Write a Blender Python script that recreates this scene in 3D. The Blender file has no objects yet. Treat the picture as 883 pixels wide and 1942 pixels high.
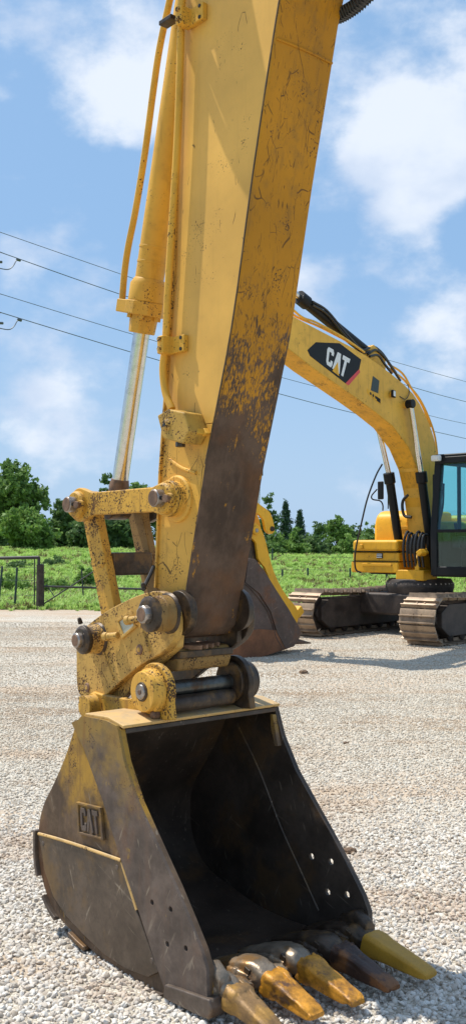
import bpy, bmesh, math, random
import numpy as np
from mathutils import Vector, Matrix, noise
from mathutils.geometry import tessellate_polygon
random.seed(7); rng = np.random.default_rng(7)
SC = bpy.context.scene; COL = SC.collection

# ------------------------------------------------------------------ camera, sky, sun, exposure
FPX, HOR, H = 1900.0, 1030.0, 1.75
PITCH = math.atan((HOR - 971) / FPX)
cam = bpy.data.objects.new('camera', bpy.data.cameras.new('camera')); COL.objects.link(cam)
cam.location = (0, 0, H); cam.rotation_euler = (math.pi / 2 + PITCH, 0, 0)
cam.data.sensor_fit = 'VERTICAL'; cam.data.sensor_height = 36; cam.data.lens = FPX / 1942 * 36
cam.data.clip_end = 3000; cam.data.clip_start = .05; SC.camera = cam

def ray(x, y):
    a = (x - 441.5) / FPX; b = -(y - 971) / FPX
    return Vector((a, math.cos(PITCH) - b * math.sin(PITCH), math.sin(PITCH) + b * math.cos(PITCH)))
def at(x, y, Y):                        # point on the pixel's ray at world depth Y
    r = ray(x, y); return Vector((0, 0, H)) + r * (Y / r.y)

SUN = Vector((-.46, .26, 1.0)).normalized()
sun = bpy.data.objects.new('sun', bpy.data.lights.new('sun', 'SUN')); COL.objects.link(sun)
sun.data.energy = 4.6; sun.data.angle = math.radians(.5); sun.data.color = (1, .955, .87)
sun.rotation_euler = SUN.to_track_quat('Z', 'Y').to_euler()
SC.view_settings.view_transform = 'Standard'; SC.view_settings.look = 'None'
SC.view_settings.exposure = 0.30; SC.view_settings.gamma = 1
SC.cycles.max_bounces = 6

class NT:
    def __init__(s, nt): s.t = nt; nt.nodes.clear()
    def n(s, kind, ins=None, **kw):
        nd = s.t.nodes.new('ShaderNode' + kind)
        for k, v in kw.items(): setattr(nd, k, v)
        for k, v in (ins or {}).items():
            if hasattr(v, 'bl_idname') or hasattr(v, 'links'): s.t.links.new(v, nd.inputs[k])
            else: nd.inputs[k].default_value = v
        return nd
    def math(s, op, a, b=0.0, c=None, clamp=False):
        nd = s.n('Math', operation=op, use_clamp=clamp)
        for i, v in enumerate([a, b] + ([c] if c is not None else [])):
            if isinstance(v, (int, float)): nd.inputs[i].default_value = v
            else: s.t.links.new(v, nd.inputs[i])
        return nd.outputs[0]
    def mix(s, f, a, b, kind='MIX'):
        nd = s.n('MixRGB', blend_type=kind)
        for i, v in enumerate((f, a, b)):
            if isinstance(v, (int, float)): nd.inputs[i].default_value = v
            elif isinstance(v, tuple): nd.inputs[i].default_value = (*v[:3], 1)
            else: s.t.links.new(v, nd.inputs[i])
        return nd.outputs[0]
    def ramp(s, f, lo, hi, a=0.0, b=1.0):
        nd = s.n('MapRange', interpolation_type='SMOOTHSTEP'); s.t.links.new(f, nd.inputs[0])
        for i, v in enumerate((lo, hi, a, b)): nd.inputs[i + 1].default_value = v
        return nd.outputs[0]
    def noise(s, vec, sc, det=4, rough=.55, dist=0.0):
        nd = s.n('TexNoise', {'Scale': sc, 'Detail': det, 'Roughness': rough, 'Distortion': dist})
        s.t.links.new(vec, nd.inputs['Vector']); return nd.outputs['Fac']
    def map(s, vec, sc=(1, 1, 1), rot=(0, 0, 0), loc=(0, 0, 0)):
        nd = s.n('Mapping', {'Scale': sc, 'Rotation': rot, 'Location': loc}); s.t.links.new(vec, nd.inputs[0]); return nd.outputs[0]

world = bpy.data.worlds.new('World'); SC.world = world; world.use_nodes = True
w = NT(world.node_tree)
sky = w.n('TexSky', sky_type='NISHITA', sun_disc=False, sun_elevation=math.asin(SUN.z),
          sun_rotation=math.atan2(SUN.x, SUN.y), altitude=200, air_density=1.1, dust_density=1.2, ozone_density=2.6)
gen = w.n('TexCoord').outputs['Generated']
sepw = w.n('Separate' + 'XYZ', {0: gen})
zc = w.math('MAXIMUM', sepw.outputs[2], 0.0)
den = w.math('ADD', zc, .22)
cx = w.math('DIVIDE', sepw.outputs[0], den); cy = w.math('DIVIDE', sepw.outputs[1], den)
cv = w.n('CombineXYZ', {0: cx, 1: cy, 2: w.math('MULTIPLY', zc, 3.0)}).outputs[0]
gv = w.map(gen, (1, 1, 1.5)); fbm = w.noise(gv, 4.2, 9, .56, .0); fbm2 = w.noise(gv, 11.0, 8, .58, .0)
BLOBS = [(235, 110, 130, .95), (250, 220, 80, .55), (760, 30, 270, .62), (850, 210, 150, .6), (780, 300, 105, .85), (690, 300, 50, .4),
         (755, 455, 75, .9), (640, 545, 90, .5), (840, 570, 90, .45), (110, 555, 120, .42), (20, 500, 60, .5), (140, 830, 120, .4),
         (20, 720, 110, .4), (600, 880, 110, .3), (860, 690, 110, .42), (300, 790, 80, .3), (30, 20, 60, .4)]
acc = None
for bx_, by_, br_, bs_ in BLOBS:
    d = ray(bx_, by_).normalized()
    dt = w.n('VectorMath', operation='DOT_PRODUCT'); w.t.links.new(gen, dt.inputs[0]); dt.inputs[1].default_value = d
    c1 = math.cos(br_ / FPX * 1.35)
    v = w.ramp(dt.outputs['Value'], c1, 1.0, 0, bs_)
    acc = v if acc is None else w.math('ADD', acc, v)
inview = w.n('VectorMath', operation='DOT_PRODUCT'); w.t.links.new(gen, inview.inputs[0]); inview.inputs[1].default_value = ray(441, 700).normalized()
outside = w.ramp(inview.outputs['Value'], .88, .78, 0, .42)
acc = w.math('ADD', acc, outside)
wisp = w.math('ADD', w.math('MULTIPLY', fbm, 1.1), w.math('MULTIPLY', fbm2, 1.1))     # ~1.1 mean
cl = w.math('ADD', w.math('MULTIPLY', acc, .75), w.math('MULTIPLY', w.math('SUBTRACT', wisp, 1.1), 2.1))
cmask = w.ramp(cl, .12, .95, 0, .85)
low = w.ramp(sepw.outputs[2], .0, .3, 1, 0)
skyc = w.mix(.68, sky.outputs[0], (3.15, 5.45, 8.7))
skyc = w.mix(w.math('MULTIPLY', low, .55), skyc, (4.9, 6.5, 8.5))
shade = w.ramp(w.noise(gv, 7.0, 6, .5), .38, .62)
cc = w.mix(shade, (6.0, 7.0, 8.7), (8.6, 9.1, 9.9))
col = w.mix(cmask, skyc, cc)
bg = w.n('Background', {0: col, 1: .088}); out = w.n('OutputWorld', {0: bg.outputs[0]})

# ------------------------------------------------------------------ materials
def material(name):
    m = bpy.data.materials.new(name); m.use_nodes = True; t = NT(m.node_tree)
    b = t.n('BsdfPrincipled'); t.n('OutputMaterial', {0: b.outputs[0]})
    oc = t.n('TexCoord').outputs['Object']
    return m, t, b, oc
def setp(t, b, **kw):
    for k, v in kw.items():
        k = k.replace('_', ' ')
        if isinstance(v, (int, float)): b.inputs[k].default_value = v
        elif isinstance(v, tuple): b.inputs[k].default_value = (*v[:3], 1)
        else: t.t.links.new(v, b.inputs[k])
def bump(t, b, h, strength=.3, dist=.004):
    n = t.n('Bump', {'Strength': strength, 'Distance': dist, 'Height': h}); t.t.links.new(n.outputs[0], b.inputs['Normal'])

DARK = (.035, .024, .018)
def scratches(t, oc, c, col, amt, axis=(60, 60, 3), rots=((.2, .35, 0), (-.1, -.5, .2), (.1, 1.2, 0))):
    for i, r in enumerate(rots):
        n_ = t.noise(t.map(t.map(oc, (1, 1, 1), r, (i * 3.1, 0, 0)), axis), 1.0, 3, .45); g = t.noise(oc, 3.5 + i, 4, .6)
        f = t.math('MULTIPLY', t.ramp(n_, .66, .72), t.ramp(g, .42, .6))
        c = t.mix(t.math('MULTIPLY', f, amt), c, col)
    return c
def paint(name, base=(.60, .345, .06), chips=.4, lines=.3, grime=.3, worn=None, soft=False, worncol=(.075, .05, .036), rough=.42, scale=1.0, dust=0.0):
    """worn = (axis, lo, hi, amp): paint gone where the coordinate runs from lo to hi"""
    m, t, b, oc = material(name)
    big = t.noise(oc, 1.7 * scale, 5, .6); med = t.noise(oc, 9 * scale, 6, .65)
    c = t.mix(t.ramp(big, .3, .7), tuple(x * .86 for x in base), tuple(min(1, x * 1.12) for x in base))
    c = t.mix(t.math('MULTIPLY', t.ramp(med, .5, .75), grime), c, (.20, .115, .035))
    # drips and streaks running down
    st = t.noise(t.map(oc, (26 * scale, 26 * scale, 1.4 * scale)), 1, 4, .6)
    c = t.mix(t.math('MULTIPLY', t.ramp(st, .52, .72), grime * .8), c, (.23, .12, .03))
    fine = t.noise(oc, 120 * scale, 3, .5); cl = t.noise(oc, 5.5 * scale, 5, .7)
    thr = t.math('ADD', t.math('MULTIPLY', fine, .55), t.math('MULTIPLY', cl, .6))
    chip = t.ramp(thr, .745 - .115 * chips, .76 - .115 * chips)
    if lines > 0:
        for sc, rot, wd in ((7.5, (.1, .3, .2), .022), (3.2, (.5, .1, .9), .012)) + (((16, (.02, .03, 0), .03), (11, (.10, .22, 0), .02)) if name == 'underside_paint' else ()):
            ve = t.n('TexVoronoi', {'Scale': 1.0, 'Randomness': 1.0}, feature='DISTANCE_TO_EDGE')
            wob = t.n('TexNoise', {'Scale': 4.0 * scale}); t.t.links.new(oc, wob.inputs['Vector'])
            mv = t.n('VectorMath', operation='MULTIPLY_ADD'); t.t.links.new(wob.outputs['Color'], mv.inputs[0]); mv.inputs[1].default_value = (.12, .12, .12); t.t.links.new(oc, mv.inputs[2])
            t.t.links.new(t.map(mv.outputs[0], (sc * 1.6 * scale, sc * 1.6 * scale, sc * (.55 if sc < 9 else .09) * scale), rot), ve.inputs['Vector'])
            ln = t.math('MULTIPLY', t.ramp(ve.outputs['Distance'], wd * .7, wd * .2), .8 if sc < 9 else .55)
            gate = t.ramp(t.noise(oc, 5 * scale + sc, 3, .5), .66 - .14 * lines, .70 - .14 * lines)
            chip = t.math('MAXIMUM', chip, t.math('MULTIPLY', ln, gate))
    if name == 'underside_paint': c = scratches(t, oc, c, (.07, .035, .012), .8, (75, 75, 1.6), ((.03, 0, 0), (-.10, 0, 0), (.45, 0, 0)))
    c = t.mix(t.math('MULTIPLY', t.ramp(thr, .69 - .115 * chips, .75 - .115 * chips), .45), c, (.26, .13, .035))
    c = t.mix(chip, c, t.mix(t.ramp(med, .4, .6), DARK, (.11, .055, .025)))
    mask = chip
    if worn:
        ax, lo, hi, amp = worn
        sx = t.n('SeparateXYZ', {0: oc}).outputs[ax]
        big2 = t.noise(oc, 2.4, 6, .6)
        q = t.ramp(t.math('ADD', sx, t.math('MULTIPLY', t.math('SUBTRACT', big2, .5), amp)), hi, lo)
        if soft:
            wm = t.ramp(t.math('ADD', q, t.math('MULTIPLY', t.math('SUBTRACT', t.noise(oc, 14, 8, .7), .5), .9)), .2, .8)
        else:
            st1 = t.noise(t.map(oc, (130, 130, 2.2)), 1, 4, .6); st2 = t.noise(t.map(t.map(oc, (1, 1, 1), (.16, .1, 0)), (60, 60, 4)), 1, 6, .68); sp_ = t.noise(oc, 26, 8, .7)
            tex = t.math('ADD', t.math('MULTIPLY', st1, .56), t.math('ADD', t.math('MULTIPLY', st2, .32), t.math('MULTIPLY', sp_, .26)))
            wm = t.ramp(t.math('ADD', tex, t.math('MULTIPLY', t.math('SUBTRACT', q, .5), .52)), .60, .69)
        hole = t.ramp(t.noise(t.map(oc, (1, 1, .45)), 11, 7, .72), .62, .66)
        wm = t.math('MULTIPLY', wm, t.math('SUBTRACT', 1.0, t.math('MULTIPLY', hole, .85)))
        wc = t.mix(t.ramp(t.noise(oc, 5, 6, .7), .35, .7), tuple(x * .62 for x in worncol), tuple(x * 1.35 for x in worncol))
        wc = t.mix(t.math('MULTIPLY', t.ramp(t.noise(t.map(oc, (30, 30, 3)), 1, 5, .6), .5, .7), .55), wc, (.13, .085, .06))
        wc = t.mix(t.math('MULTIPLY', t.ramp(t.noise(oc, 2.6, 4, .6), .52, .72), .6), wc, (.16, .065, .022))
        if soft: wc = scratches(t, oc, wc, (.32, .26, .19), .55); c = scratches(t, oc, c, (.10, .06, .03), .6)
        c = t.mix(wm, c, wc); mask = t.math('MAXIMUM', chip, wm)
    if dust: 
        nz = t.n('SeparateXYZ', {0: t.n('NewGeometry').outputs['Normal']}).outputs[2]
        c = t.mix(t.math('MULTIPLY', t.ramp(nz, .3, .95), t.math('MULTIPLY', t.ramp(med, .25, .7), dust)), c, (.42, .33, .22))
    r = t.math('ADD', rough, t.math('MULTIPLY', mask, .22)); r = t.math('ADD', r, t.math('MULTIPLY', med, .12))
    setp(t, b, Base_Color=c, Roughness=r, Specular_IOR_Level=.25)
    bump(t, b, t.math('SUBTRACT', t.math('MULTIPLY', big, .6), t.math('MULTIPLY', mask, .35)), .35, .006)
    return m
def metal(name, base, rough=.5, met=.0, var=.4, sc=6, spot=None, bmp=.3, scr=0, scol=(.34, .28, .21)):
    m, t, b, oc = material(name)
    a = t.noise(oc, sc, 7, .68); c = t.mix(t.ramp(a, .3, .7), tuple(x * (1 - var) for x in base), tuple(min(1, x * (1 + var)) for x in base))
    if spot: c = t.mix(t.ramp(t.noise(oc, sc * .7, 6, .65), .5, .64), c, spot)
    f = t.noise(oc, sc * 12, 4, .6)
    if scr: c = scratches(t, oc, c, scol, scr)
    c = t.mix(t.math('MULTIPLY', t.ramp(f, .45, .75), .35), c, tuple(x * .4 for x in base))
    setp(t, b, Base_Color=c, Roughness=t.math('ADD', rough, t.math('MULTIPLY', t.math('SUBTRACT', a, .5), .35)), Metallic=met, Specular_IOR_Level=.4)
    bump(t, b, t.math('ADD', t.math('MULTIPLY', a, .7), t.math('MULTIPLY', f, .3)), bmp, .004)
    return m
def plain(name, base, rough=.5, met=0.0, **kw):
    m, t, b, oc = material(name); a = t.noise(oc, 14, 5, .6)
    setp(t, b, Base_Color=t.mix(a, tuple(x * .8 for x in base), tuple(min(1, x * 1.15) for x in base)), Roughness=rough, Metallic=met, **kw); return m

YEL = (.66, .345, .035)
Mt = dict(
    arm=paint('arm_paint', (.72, .405, .085), .12, .15, .10, rough=.36),
    armlow=paint('arm_lower_paint', (.68, .375, .065), .65, .9, .35, rough=.45),
    under=paint('underside_paint', (.49, .215, .010), .34, .85, .45, worn=(2, 1.9, 3.45, 1.7), worncol=(.10, .063, .043), rough=.5),
    link=paint('link_paint', (.60, .33, .05), .95, .6, .8, rough=.5, dust=.3),
    grimy=paint('grimy_paint', (.26, .155, .05), 1.0, .6, 1.2, rough=.5),
    coupler=paint('coupler_paint', (.56, .335, .085), 1.15, .4, .85, rough=.55, dust=.5),
    tube=paint('tube_paint', (.68, .37, .05), .35, .0, .35, rough=.45),
    side=paint('bucket_side_paint', (.38, .21, .03), .6, .45, 1.3, worn=(2, .26, 1.05, 1.3), soft=True, worncol=(.13, .086, .054), rough=.46),
    cutter=paint('cutter_paint', (.27, .165, .04), .6, .45, 1.2, worn=(2, .45, 1.22, 1.2), soft=True, worncol=(.13, .098, .078), rough=.46),
    top=paint('bucket_top_paint', (.60, .38, .14), .35, .2, .5, rough=.5, dust=.75),
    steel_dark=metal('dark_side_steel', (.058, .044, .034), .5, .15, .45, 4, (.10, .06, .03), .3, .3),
    steel=metal('worn_steel', (.115, .087, .068), .42, .25, .4, 5, (.17, .095, .04), .4, .6),
    plate=metal('scuffed_plate', (.11, .082, .060), .42, .3, .4, 4, (.17, .105, .045), .35, .7),
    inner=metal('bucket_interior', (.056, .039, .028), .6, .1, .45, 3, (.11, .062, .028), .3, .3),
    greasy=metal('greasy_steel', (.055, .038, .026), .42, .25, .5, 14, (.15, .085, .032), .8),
    rust=metal('rusty_steel', (.20, .115, .07), .55, .2, .45, 18),
    pin=metal('pin_steel', (.34, .30, .27), .32, .7, .35, 25),
    adapter=metal('polished_cast', (.26, .205, .15), .38, .5, .4, 9, (.30, .17, .07), 1.0),
    tooth=metal('ochre_tooth', (.46, .205, .020), .42, .1, .5, 16, (.10, .05, .028), 1.0, .5, (.20, .10, .04)),
    tooth_old=metal('brown_tooth', (.23, .135, .055), .5, .2, .35, 12, (.36, .20, .05), .9),
    tooth_shaded=metal('shaded_tooth', (.06, .032, .022), .5, .2, .4, 12, (.20, .085, .03), .8),  # fourth tooth: the arm's shade is put into this dark colour
    tooth_new=metal('olive_tooth', (.44, .235, .025), .5, .0, .12, 12, None, .2),
    chrome=metal('chrome_rod', (.66, .64, .62), .24, 1.0, .06, 3, None, .02),
    rubber=plain('black_rubber', (.018, .018, .019), .45), black=plain('black_paint', (.009, .0095, .011), .45, 0.0, Specular_IOR_Level=.22),
    bgy=paint('machine_yellow', (.78, .40, .025), .12, .12, .3, rough=.38, scale=.6),
    bgboom=paint('boom_yellow', (.74, .41, .06), .10, .12, .35, rough=.4, scale=.6),
    bgunder=paint('boom_underside', (.72, .36, .03), .35, .5, .5, rough=.5, scale=.5),
    bgbucket=metal('bucket_brown', (.085, .055, .043), .5, .15, .4, 2.2, (.14, .055, .024), .4, .4),
    bgrust=metal('bucket_rust', (.19, .075, .03), .6, .1, .35, 4),
    shoe=metal('track_steel', (.30, .215, .145), .5, .3, .4, 4, (.36, .26, .17)),
    tframe=metal('track_frame_dark', (.06, .045, .036), .6, .1, .5, 3),
    white=plain('decal_white', (.75, .75, .74), .4), red=plain('decal_red', (.62, .05, .05), .4), dgreen=plain('decal_dark_green', (.02, .035, .03), .4),
    plateal=plain('alloy_plate', (.42, .43, .36), .4, .3),
    wood=metal('old_wood', (.055, .042, .033), .85, 0, .4, 9), postg=plain('post_green', (.02, .045, .035), .6),
    pipe=plain('dark_pipe', (.05, .048, .045), .5, .4), wire=plain('wire_metal', (.10, .11, .12), .5, .5), seat=plain('seat_grey', (.07, .08, .085), .8),
    inside=plain('cab_lining', (.05, .055, .06), .8), lampglass=plain('lamp_lens', (.7, .7, .68), .15))
# bare rod reflecting: keep it slightly brushed along its length
def mk_glass():
    m, t, b, oc = material('tinted_glass')
    tr = t.n('BsdfTransparent', {0: (.74, .93, .915, 1)}); gl = t.n('BsdfGlossy', {0: (.85, .95, 1, 1), 1: .03})
    lw = t.n('LayerWeight', {0: .5}); fr = t.math('ADD', t.math('MULTIPLY', t.math('POWER', lw.outputs['Facing'], 4.0), .5), .04); mx = t.n('MixShader', {0: fr, 1: tr.outputs[0], 2: gl.outputs[0]})
    o = [n for n in t.t.nodes if n.type == 'OUTPUT_MATERIAL'][0]; t.t.links.new(mx.outputs[0], o.inputs[0]); return m
Mt['glass'] = mk_glass()

# ------------------------------------------------------------------ mesh helpers
class MB:
    def __init__(s): s.b = bmesh.new()
    def prism(s, poly, y0, y1, holes=()):
        """outline in (x, z) drawn out along y"""
        b = s.b
        loops = [list(poly)] + [list(h) for h in holes]
        va = [[b.verts.new((p[0], y0, p[1])) for p in lp] for lp in loops]
        vb = [[b.verts.new((p[0], y1, p[1])) for p in lp] for lp in loops]
        if not holes:
            b.faces.new(va[0]); b.faces.new(vb[0])
        else:
            fl = [v for l in va for v in l]; fb = [v for l in vb for v in l]
            for tr in tessellate_polygon([[Vector((p[0], p[1], 0)) for p in lp] for lp in loops]):
                b.faces.new([fl[i] for i in tr]); b.faces.new([fb[i] for i in tr])
        for a, c in zip(va, vb):
            for i in range(len(a)):
                j = (i + 1) % len(a); b.faces.new((a[i], a[j], c[j], c[i]))
        return s
    def box(s, c, size, rot=None, taper=1.0):
        vs = []
        for dz in (-.5, .5):
            k = 1 if dz < 0 else taper
            for dx, dy in ((-.5, -.5), (.5, -.5), (.5, .5), (-.5, .5)):
                v = Vector((dx * size[0] * k, dy * size[1] * k, dz * size[2]))
                if rot: v = rot @ v
                vs.append(s.b.verts.new(v + Vector(c)))
        for f in ((0, 1, 2, 3), (4, 5, 6, 7), (0, 1, 5, 4), (1, 2, 6, 5), (2, 3, 7, 6), (3, 0, 4, 7)): s.b.faces.new([vs[i] for i in f])
        return s
    def hexa(s, pts):
        vs = [s.b.verts.new(p) for p in pts]
        for f in ((0, 1, 2, 3), (4, 5, 6, 7), (0, 1, 5, 4), (1, 2, 6, 5), (2, 3, 7, 6), (3, 0, 4, 7)): s.b.faces.new([vs[i] for i in f])
        return s
    def lathe(s, p0, p1, prof, seg=28, phase=0.0):
        """prof = [(t along p0-p1 in metres, radius)...]; end caps closed"""
        p0, p1 = Vector(p0), Vector(p1); d = (p1 - p0).normalized()
        a = d.orthogonal().normalized(); c = d.cross(a); rings = []
        for t, r in prof:
            rings.append([s.b.verts.new(p0 + d * t + (a * math.cos(2 * math.pi * i / seg + phase) + c * math.sin(2 * math.pi * i / seg + phase)) * r) for i in range(seg)])
        for q, e in zip(rings, rings[1:]):
            for i in range(seg): s.b.faces.new((q[i], q[(i + 1) % seg], e[(i + 1) % seg], e[i]))
        s.b.faces.new(rings[0]); s.b.faces.new(rings[-1]); return s
    def cyl(s, p0, p1, r, r1=None, seg=24):
        L = (Vector(p1) - Vector(p0)).length
        return s.lathe(p0, p1, [(0, r), (L, r if r1 is None else r1)], seg)
    def tube(s, pts, r, seg=10, sub=5, r1=None):
        P = [Vector(p) for p in pts]
        if sub > 1 and len(P) > 2:
            Q = [P[0] * 2 - P[1]] + P + [P[-1] * 2 - P[-2]]; o = []
            for i in range(1, len(Q) - 2):
                for k in range(sub):
                    u = k / sub; a, b_, c, d = Q[i - 1:i + 3]
                    o.append(.5 * ((2 * b_) + (c - a) * u + (2 * a - 5 * b_ + 4 * c - d) * u * u + (3 * b_ - a - 3 * c + d) * u ** 3))
            P = o + [P[-1]]
        rings = []; up = None
        for i, p in enumerate(P):
            d = (P[min(i + 1, len(P) - 1)] - P[max(i - 1, 0)]).normalized()
            up = d.orthogonal().normalized() if up is None else (up - d * up.dot(d)).normalized()
            c = d.cross(up); rr = r if r1 is None else r + (r1 - r) * i / (len(P) - 1)
            rings.append([s.b.verts.new(p + (up * math.cos(2 * math.pi * k / seg) + c * math.sin(2 * math.pi * k / seg)) * rr) for k in range(seg)])
        for q, e in zip(rings, rings[1:]):
            for k in range(seg): s.b.faces.new((q[k], q[(k + 1) % seg], e[(k + 1) % seg], e[k]))
        s.b.faces.new(rings[0]); s.b.faces.new(rings[-1]); return s
    def rough(s, amp, freq=14, cuts=1, hf=.4):
        if cuts: bmesh.ops.subdivide_edges(s.b, edges=s.b.edges[:], cuts=cuts, use_grid_fill=True)
        bmesh.ops.recalc_face_normals(s.b, faces=s.b.faces[:]); s.b.normal_update()
        for v in s.b.verts:
            k = noise.noise(v.co * freq) + hf * noise.noise(v.co * freq * 3.1 + Vector((7, 3, 1)))
            k = -max(0, k - .05) * 1.8 + .25 * k
            v.co += v.normal * k * amp
        return s
    def build(s, name, mat, parent=None, bevel=.004, ang=32, jitter=0.0):
        bmesh.ops.recalc_face_normals(s.b, faces=s.b.faces[:])
        if jitter:
            for v in s.b.verts:
                v.co += Vector([noise.noise(v.co * 11 + Vector((k * 9.1, 0, 0))) for k in range(3)]) * jitter
        me = bpy.data.meshes.new(name); s.b.to_mesh(me); s.b.free()
        for p in me.polygons: p.use_smooth = True
        me.set_sharp_from_angle(angle=math.radians(ang))
        me.materials.append(Mt[mat] if isinstance(mat, str) else mat)
        o = bpy.data.objects.new(name, me); COL.objects.link(o)
        if bevel:
            md = o.modifiers.new('bevel', 'BEVEL'); md.width = bevel; md.segments = 2; md.limit_method = 'ANGLE'; md.angle_limit = math.radians(ang); md.harden_normals = True
        if parent: o.parent = parent
        return o
def B(): return MB()
def circle(cx_, cz_, r, n=20, a0=0, a1=360): return [(cx_ + r * math.cos(math.radians(a0 + (a1 - a0) * i / n)), cz_ + r * math.sin(math.radians(a0 + (a1 - a0) * i / n))) for i in range(n + (a1 - a0 != 360))]
def thing(name, label, cat, loc=(0, 0, 0), rz=0, group=None):
    o = bpy.data.objects.new(name, None); COL.objects.link(o); o.location = loc; o.rotation_euler = (0, 0, rz); tag(o, label, cat, group); return o
def tag(o, label=None, cat=None, group=None, kind=None):
    for k, v in (('label', label), ('category', cat), ('group', group), ('kind', kind)):
        if v: o[k] = v
    return o
def clone(o, parent=None, M=None):
    c = o.copy(); COL.objects.link(c)
    if parent: c.parent = parent
    for ch in o.children: clone(ch, c)
    return c
def smooth_poly(P, n=4, closed=False):
    P = [Vector(p) for p in P]; o = []; L = len(P)
    for i in range(L if closed else L - 1):
        g = (lambda k: P[k % L]) if closed else (lambda k: P[min(max(k, 0), L - 1)])
        a, b_, c, d = g(i - 1), g(i), g(i + 1), g(i + 2)
        for k in range(n):
            u = k / n; o.append(tuple(.5 * ((2 * b_) + (c - a) * u + (2 * a - 5 * b_ + 4 * c - d) * u * u + (3 * b_ - a - 3 * c + d) * u ** 3)))
    if not closed: o.append(tuple(P[-1]))
    return o
def offset_path(P, d):
    o = []
    for i, p in enumerate(P):
        a = Vector(P[max(i - 1, 0)]); c = Vector(P[min(i + 1, len(P) - 1)]); t = (c - a).normalized(); o.append((p[0] - t.y * d, p[1] + t.x * d))
    return o

class Frame:                              # local axes of a machine: x = forward in the boom's plane, y = its pin axis
    def __init__(s, org, Lang): s.A = Vector(org); s.L = Vector((math.cos(Lang), math.sin(Lang), 0)); s.M = Vector((math.sin(Lang), -math.cos(Lang), 0)); s.rz = Lang - math.pi / 2
    def un(s, x, y, wv):                  # where a line of sight meets the upright plane y = wv
        r = ray(x, y); O = Vector((0, 0, H)); t = (s.A + s.L * wv - O).dot(s.L) / r.dot(s.L); P = O + r * t - s.A; return (P.dot(s.M), P.z)
    def poly(s, pts, wv): return [s.un(x, y, wv) for x, y in pts]
LOGO_C = [(1, .66), (1, .84), (.84, 1), (.16, 1), (0, .84), (0, .16), (.16, 0), (.84, 0), (1, .16), (1, .36), (.66, .36), (.66, .22), (.33, .22), (.33, .78), (.66, .78), (.66, .66)]
LOGO_A = [(.28, 1), (.72, 1), (1.06, 0), (.78, 0), (.5, .50), (.22, 0), (-.06, 0)]
LOGO_TRI = [(.5, .42), (.98, -.12), (.02, -.12)]
LOGO_T = [(0, 1), (1, 1), (1, .78), (.68, .78), (.68, 0), (.34, 0), (.34, .78), (0, .78)]
def place2d(shape, quad, x0, x1):         # unit shape into the x0..x1 slice of a quad (tl, tr, br, bl)
    tl, tr, br, bl = [Vector(q) for q in quad]; o = []
    for x, y in shape:
        u = x0 + (x1 - x0) * x; o.append(tuple((bl + (br - bl) * u) * (1 - y) + (tl + (tr - tl) * u) * y))
    return o

# ------------------------------------------------------------------ ground
def gz(x, y):
    z = .012 * noise.noise(Vector((x * .5, y * .5, 0))) * max(0, min(1, (y - 5) / 3))
    if y > 7:
        z += .03 * noise.noise(Vector((x * .15, y * .3, 3))) * min(1, (y - 7) / 5)
        for r0, sl in ((15.0, -.10), (17.2, -.12), (13.2, -.06), (21.5, .03), (23.6, .02)):
            d = y - (r0 + sl * (x + 3)); k = min(1, max(0, (1.5 - x) / 2)) if r0 < 19 else 1
            z += k * (-.05 * math.exp(-(d / .22) ** 2) + .035 * math.exp(-((d - .45) / .25) ** 2))
    if y > 27:
        t = (y - 27) / 38; t = min(t, 1.0); k = .5 + .5 * max(-1, min(1, -x / 9))
        z += (t * t * (3 - 2 * t)) * (.85 + .55 * k) + .06 * noise.noise(Vector((x * .2, y * .2, 8)))
        if y > 70: z -= min(2.2, (y - 70) * .09)
    return z
def sheet(name, xs, ys, dz, mat):
    vs = [(x, y, gz(x, y) + dz) for y in ys for x in xs]; nx = len(xs)
    fs = [(j * nx + i, j * nx + i + 1, (j + 1) * nx + i + 1, (j + 1) * nx + i) for j in range(len(ys) - 1) for i in range(nx - 1)]
    me = bpy.data.meshes.new(name); me.from_pydata(vs, [], fs); me.materials.append(mat)
    for p in me.polygons: p.use_smooth = True
    o = bpy.data.objects.new(name, me); COL.objects.link(o); return o
def gravel_mat():
    m, t, b, oc = material('gravel_ground')
    v = t.n('TexVoronoi', {'Scale': 55.0}); t.t.links.new(oc, v.inputs['Vector'])
    e = t.n('TexVoronoi', {'Scale': 55.0}, feature='DISTANCE_TO_EDGE'); t.t.links.new(oc, e.inputs['Vector'])
    rv = t.n('SeparateXYZ', {0: v.outputs['Color']}).outputs[0]
    c = t.mix(rv, (.42, .37, .295), (.68, .63, .54))
    c = t.mix(t.ramp(e.outputs['Distance'], .10, .0), c, (.25, .21, .16))
    dirt = t.noise(t.map(oc, (.35, 1.1, 1)), 1, 6, .65)
    c = t.mix(t.math('MULTIPLY', t.ramp(dirt, .46, .66), .75), c, (.46, .34, .23))
    sy = t.n('SeparateXYZ', {0: oc}).outputs[1]
    c = t.mix(t.math('MULTIPLY', t.ramp(t.math('ADD', sy, t.math('MULTIPLY', dirt, 6)), 26, 29.5), .75), c, (.42, .30, .20))
    setp(t, b, Base_Color=c, Roughness=.9); bump(t, b, t.ramp(e.outputs['Distance'], 0, .3), .5, .008); return m
def grass_mat():
    m, t, b, oc = material('grass_ground')
    a = t.noise(t.map(oc, (1, .45, 1)), .55, 7, .65); f = t.noise(oc, 9, 6, .7)
    c = t.mix(t.ramp(a, .3, .7), (.24, .38, .07), (.38, .54, .12)); c = t.mix(t.math('MULTIPLY', t.ramp(f, .45, .7), .6), c, (.10, .19, .03))
    c = t.mix(t.math('MULTIPLY', t.ramp(t.noise(oc, .21, 5, .6), .58, .7), .5), c, (.20, .19, .07))
    setp(t, b, Base_Color=c, Roughness=.9); bump(t, b, f, 1.0, .15); return m
Mt['gravel_ground'] = gravel_mat(); Mt['grass_ground'] = grass_mat()
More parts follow.
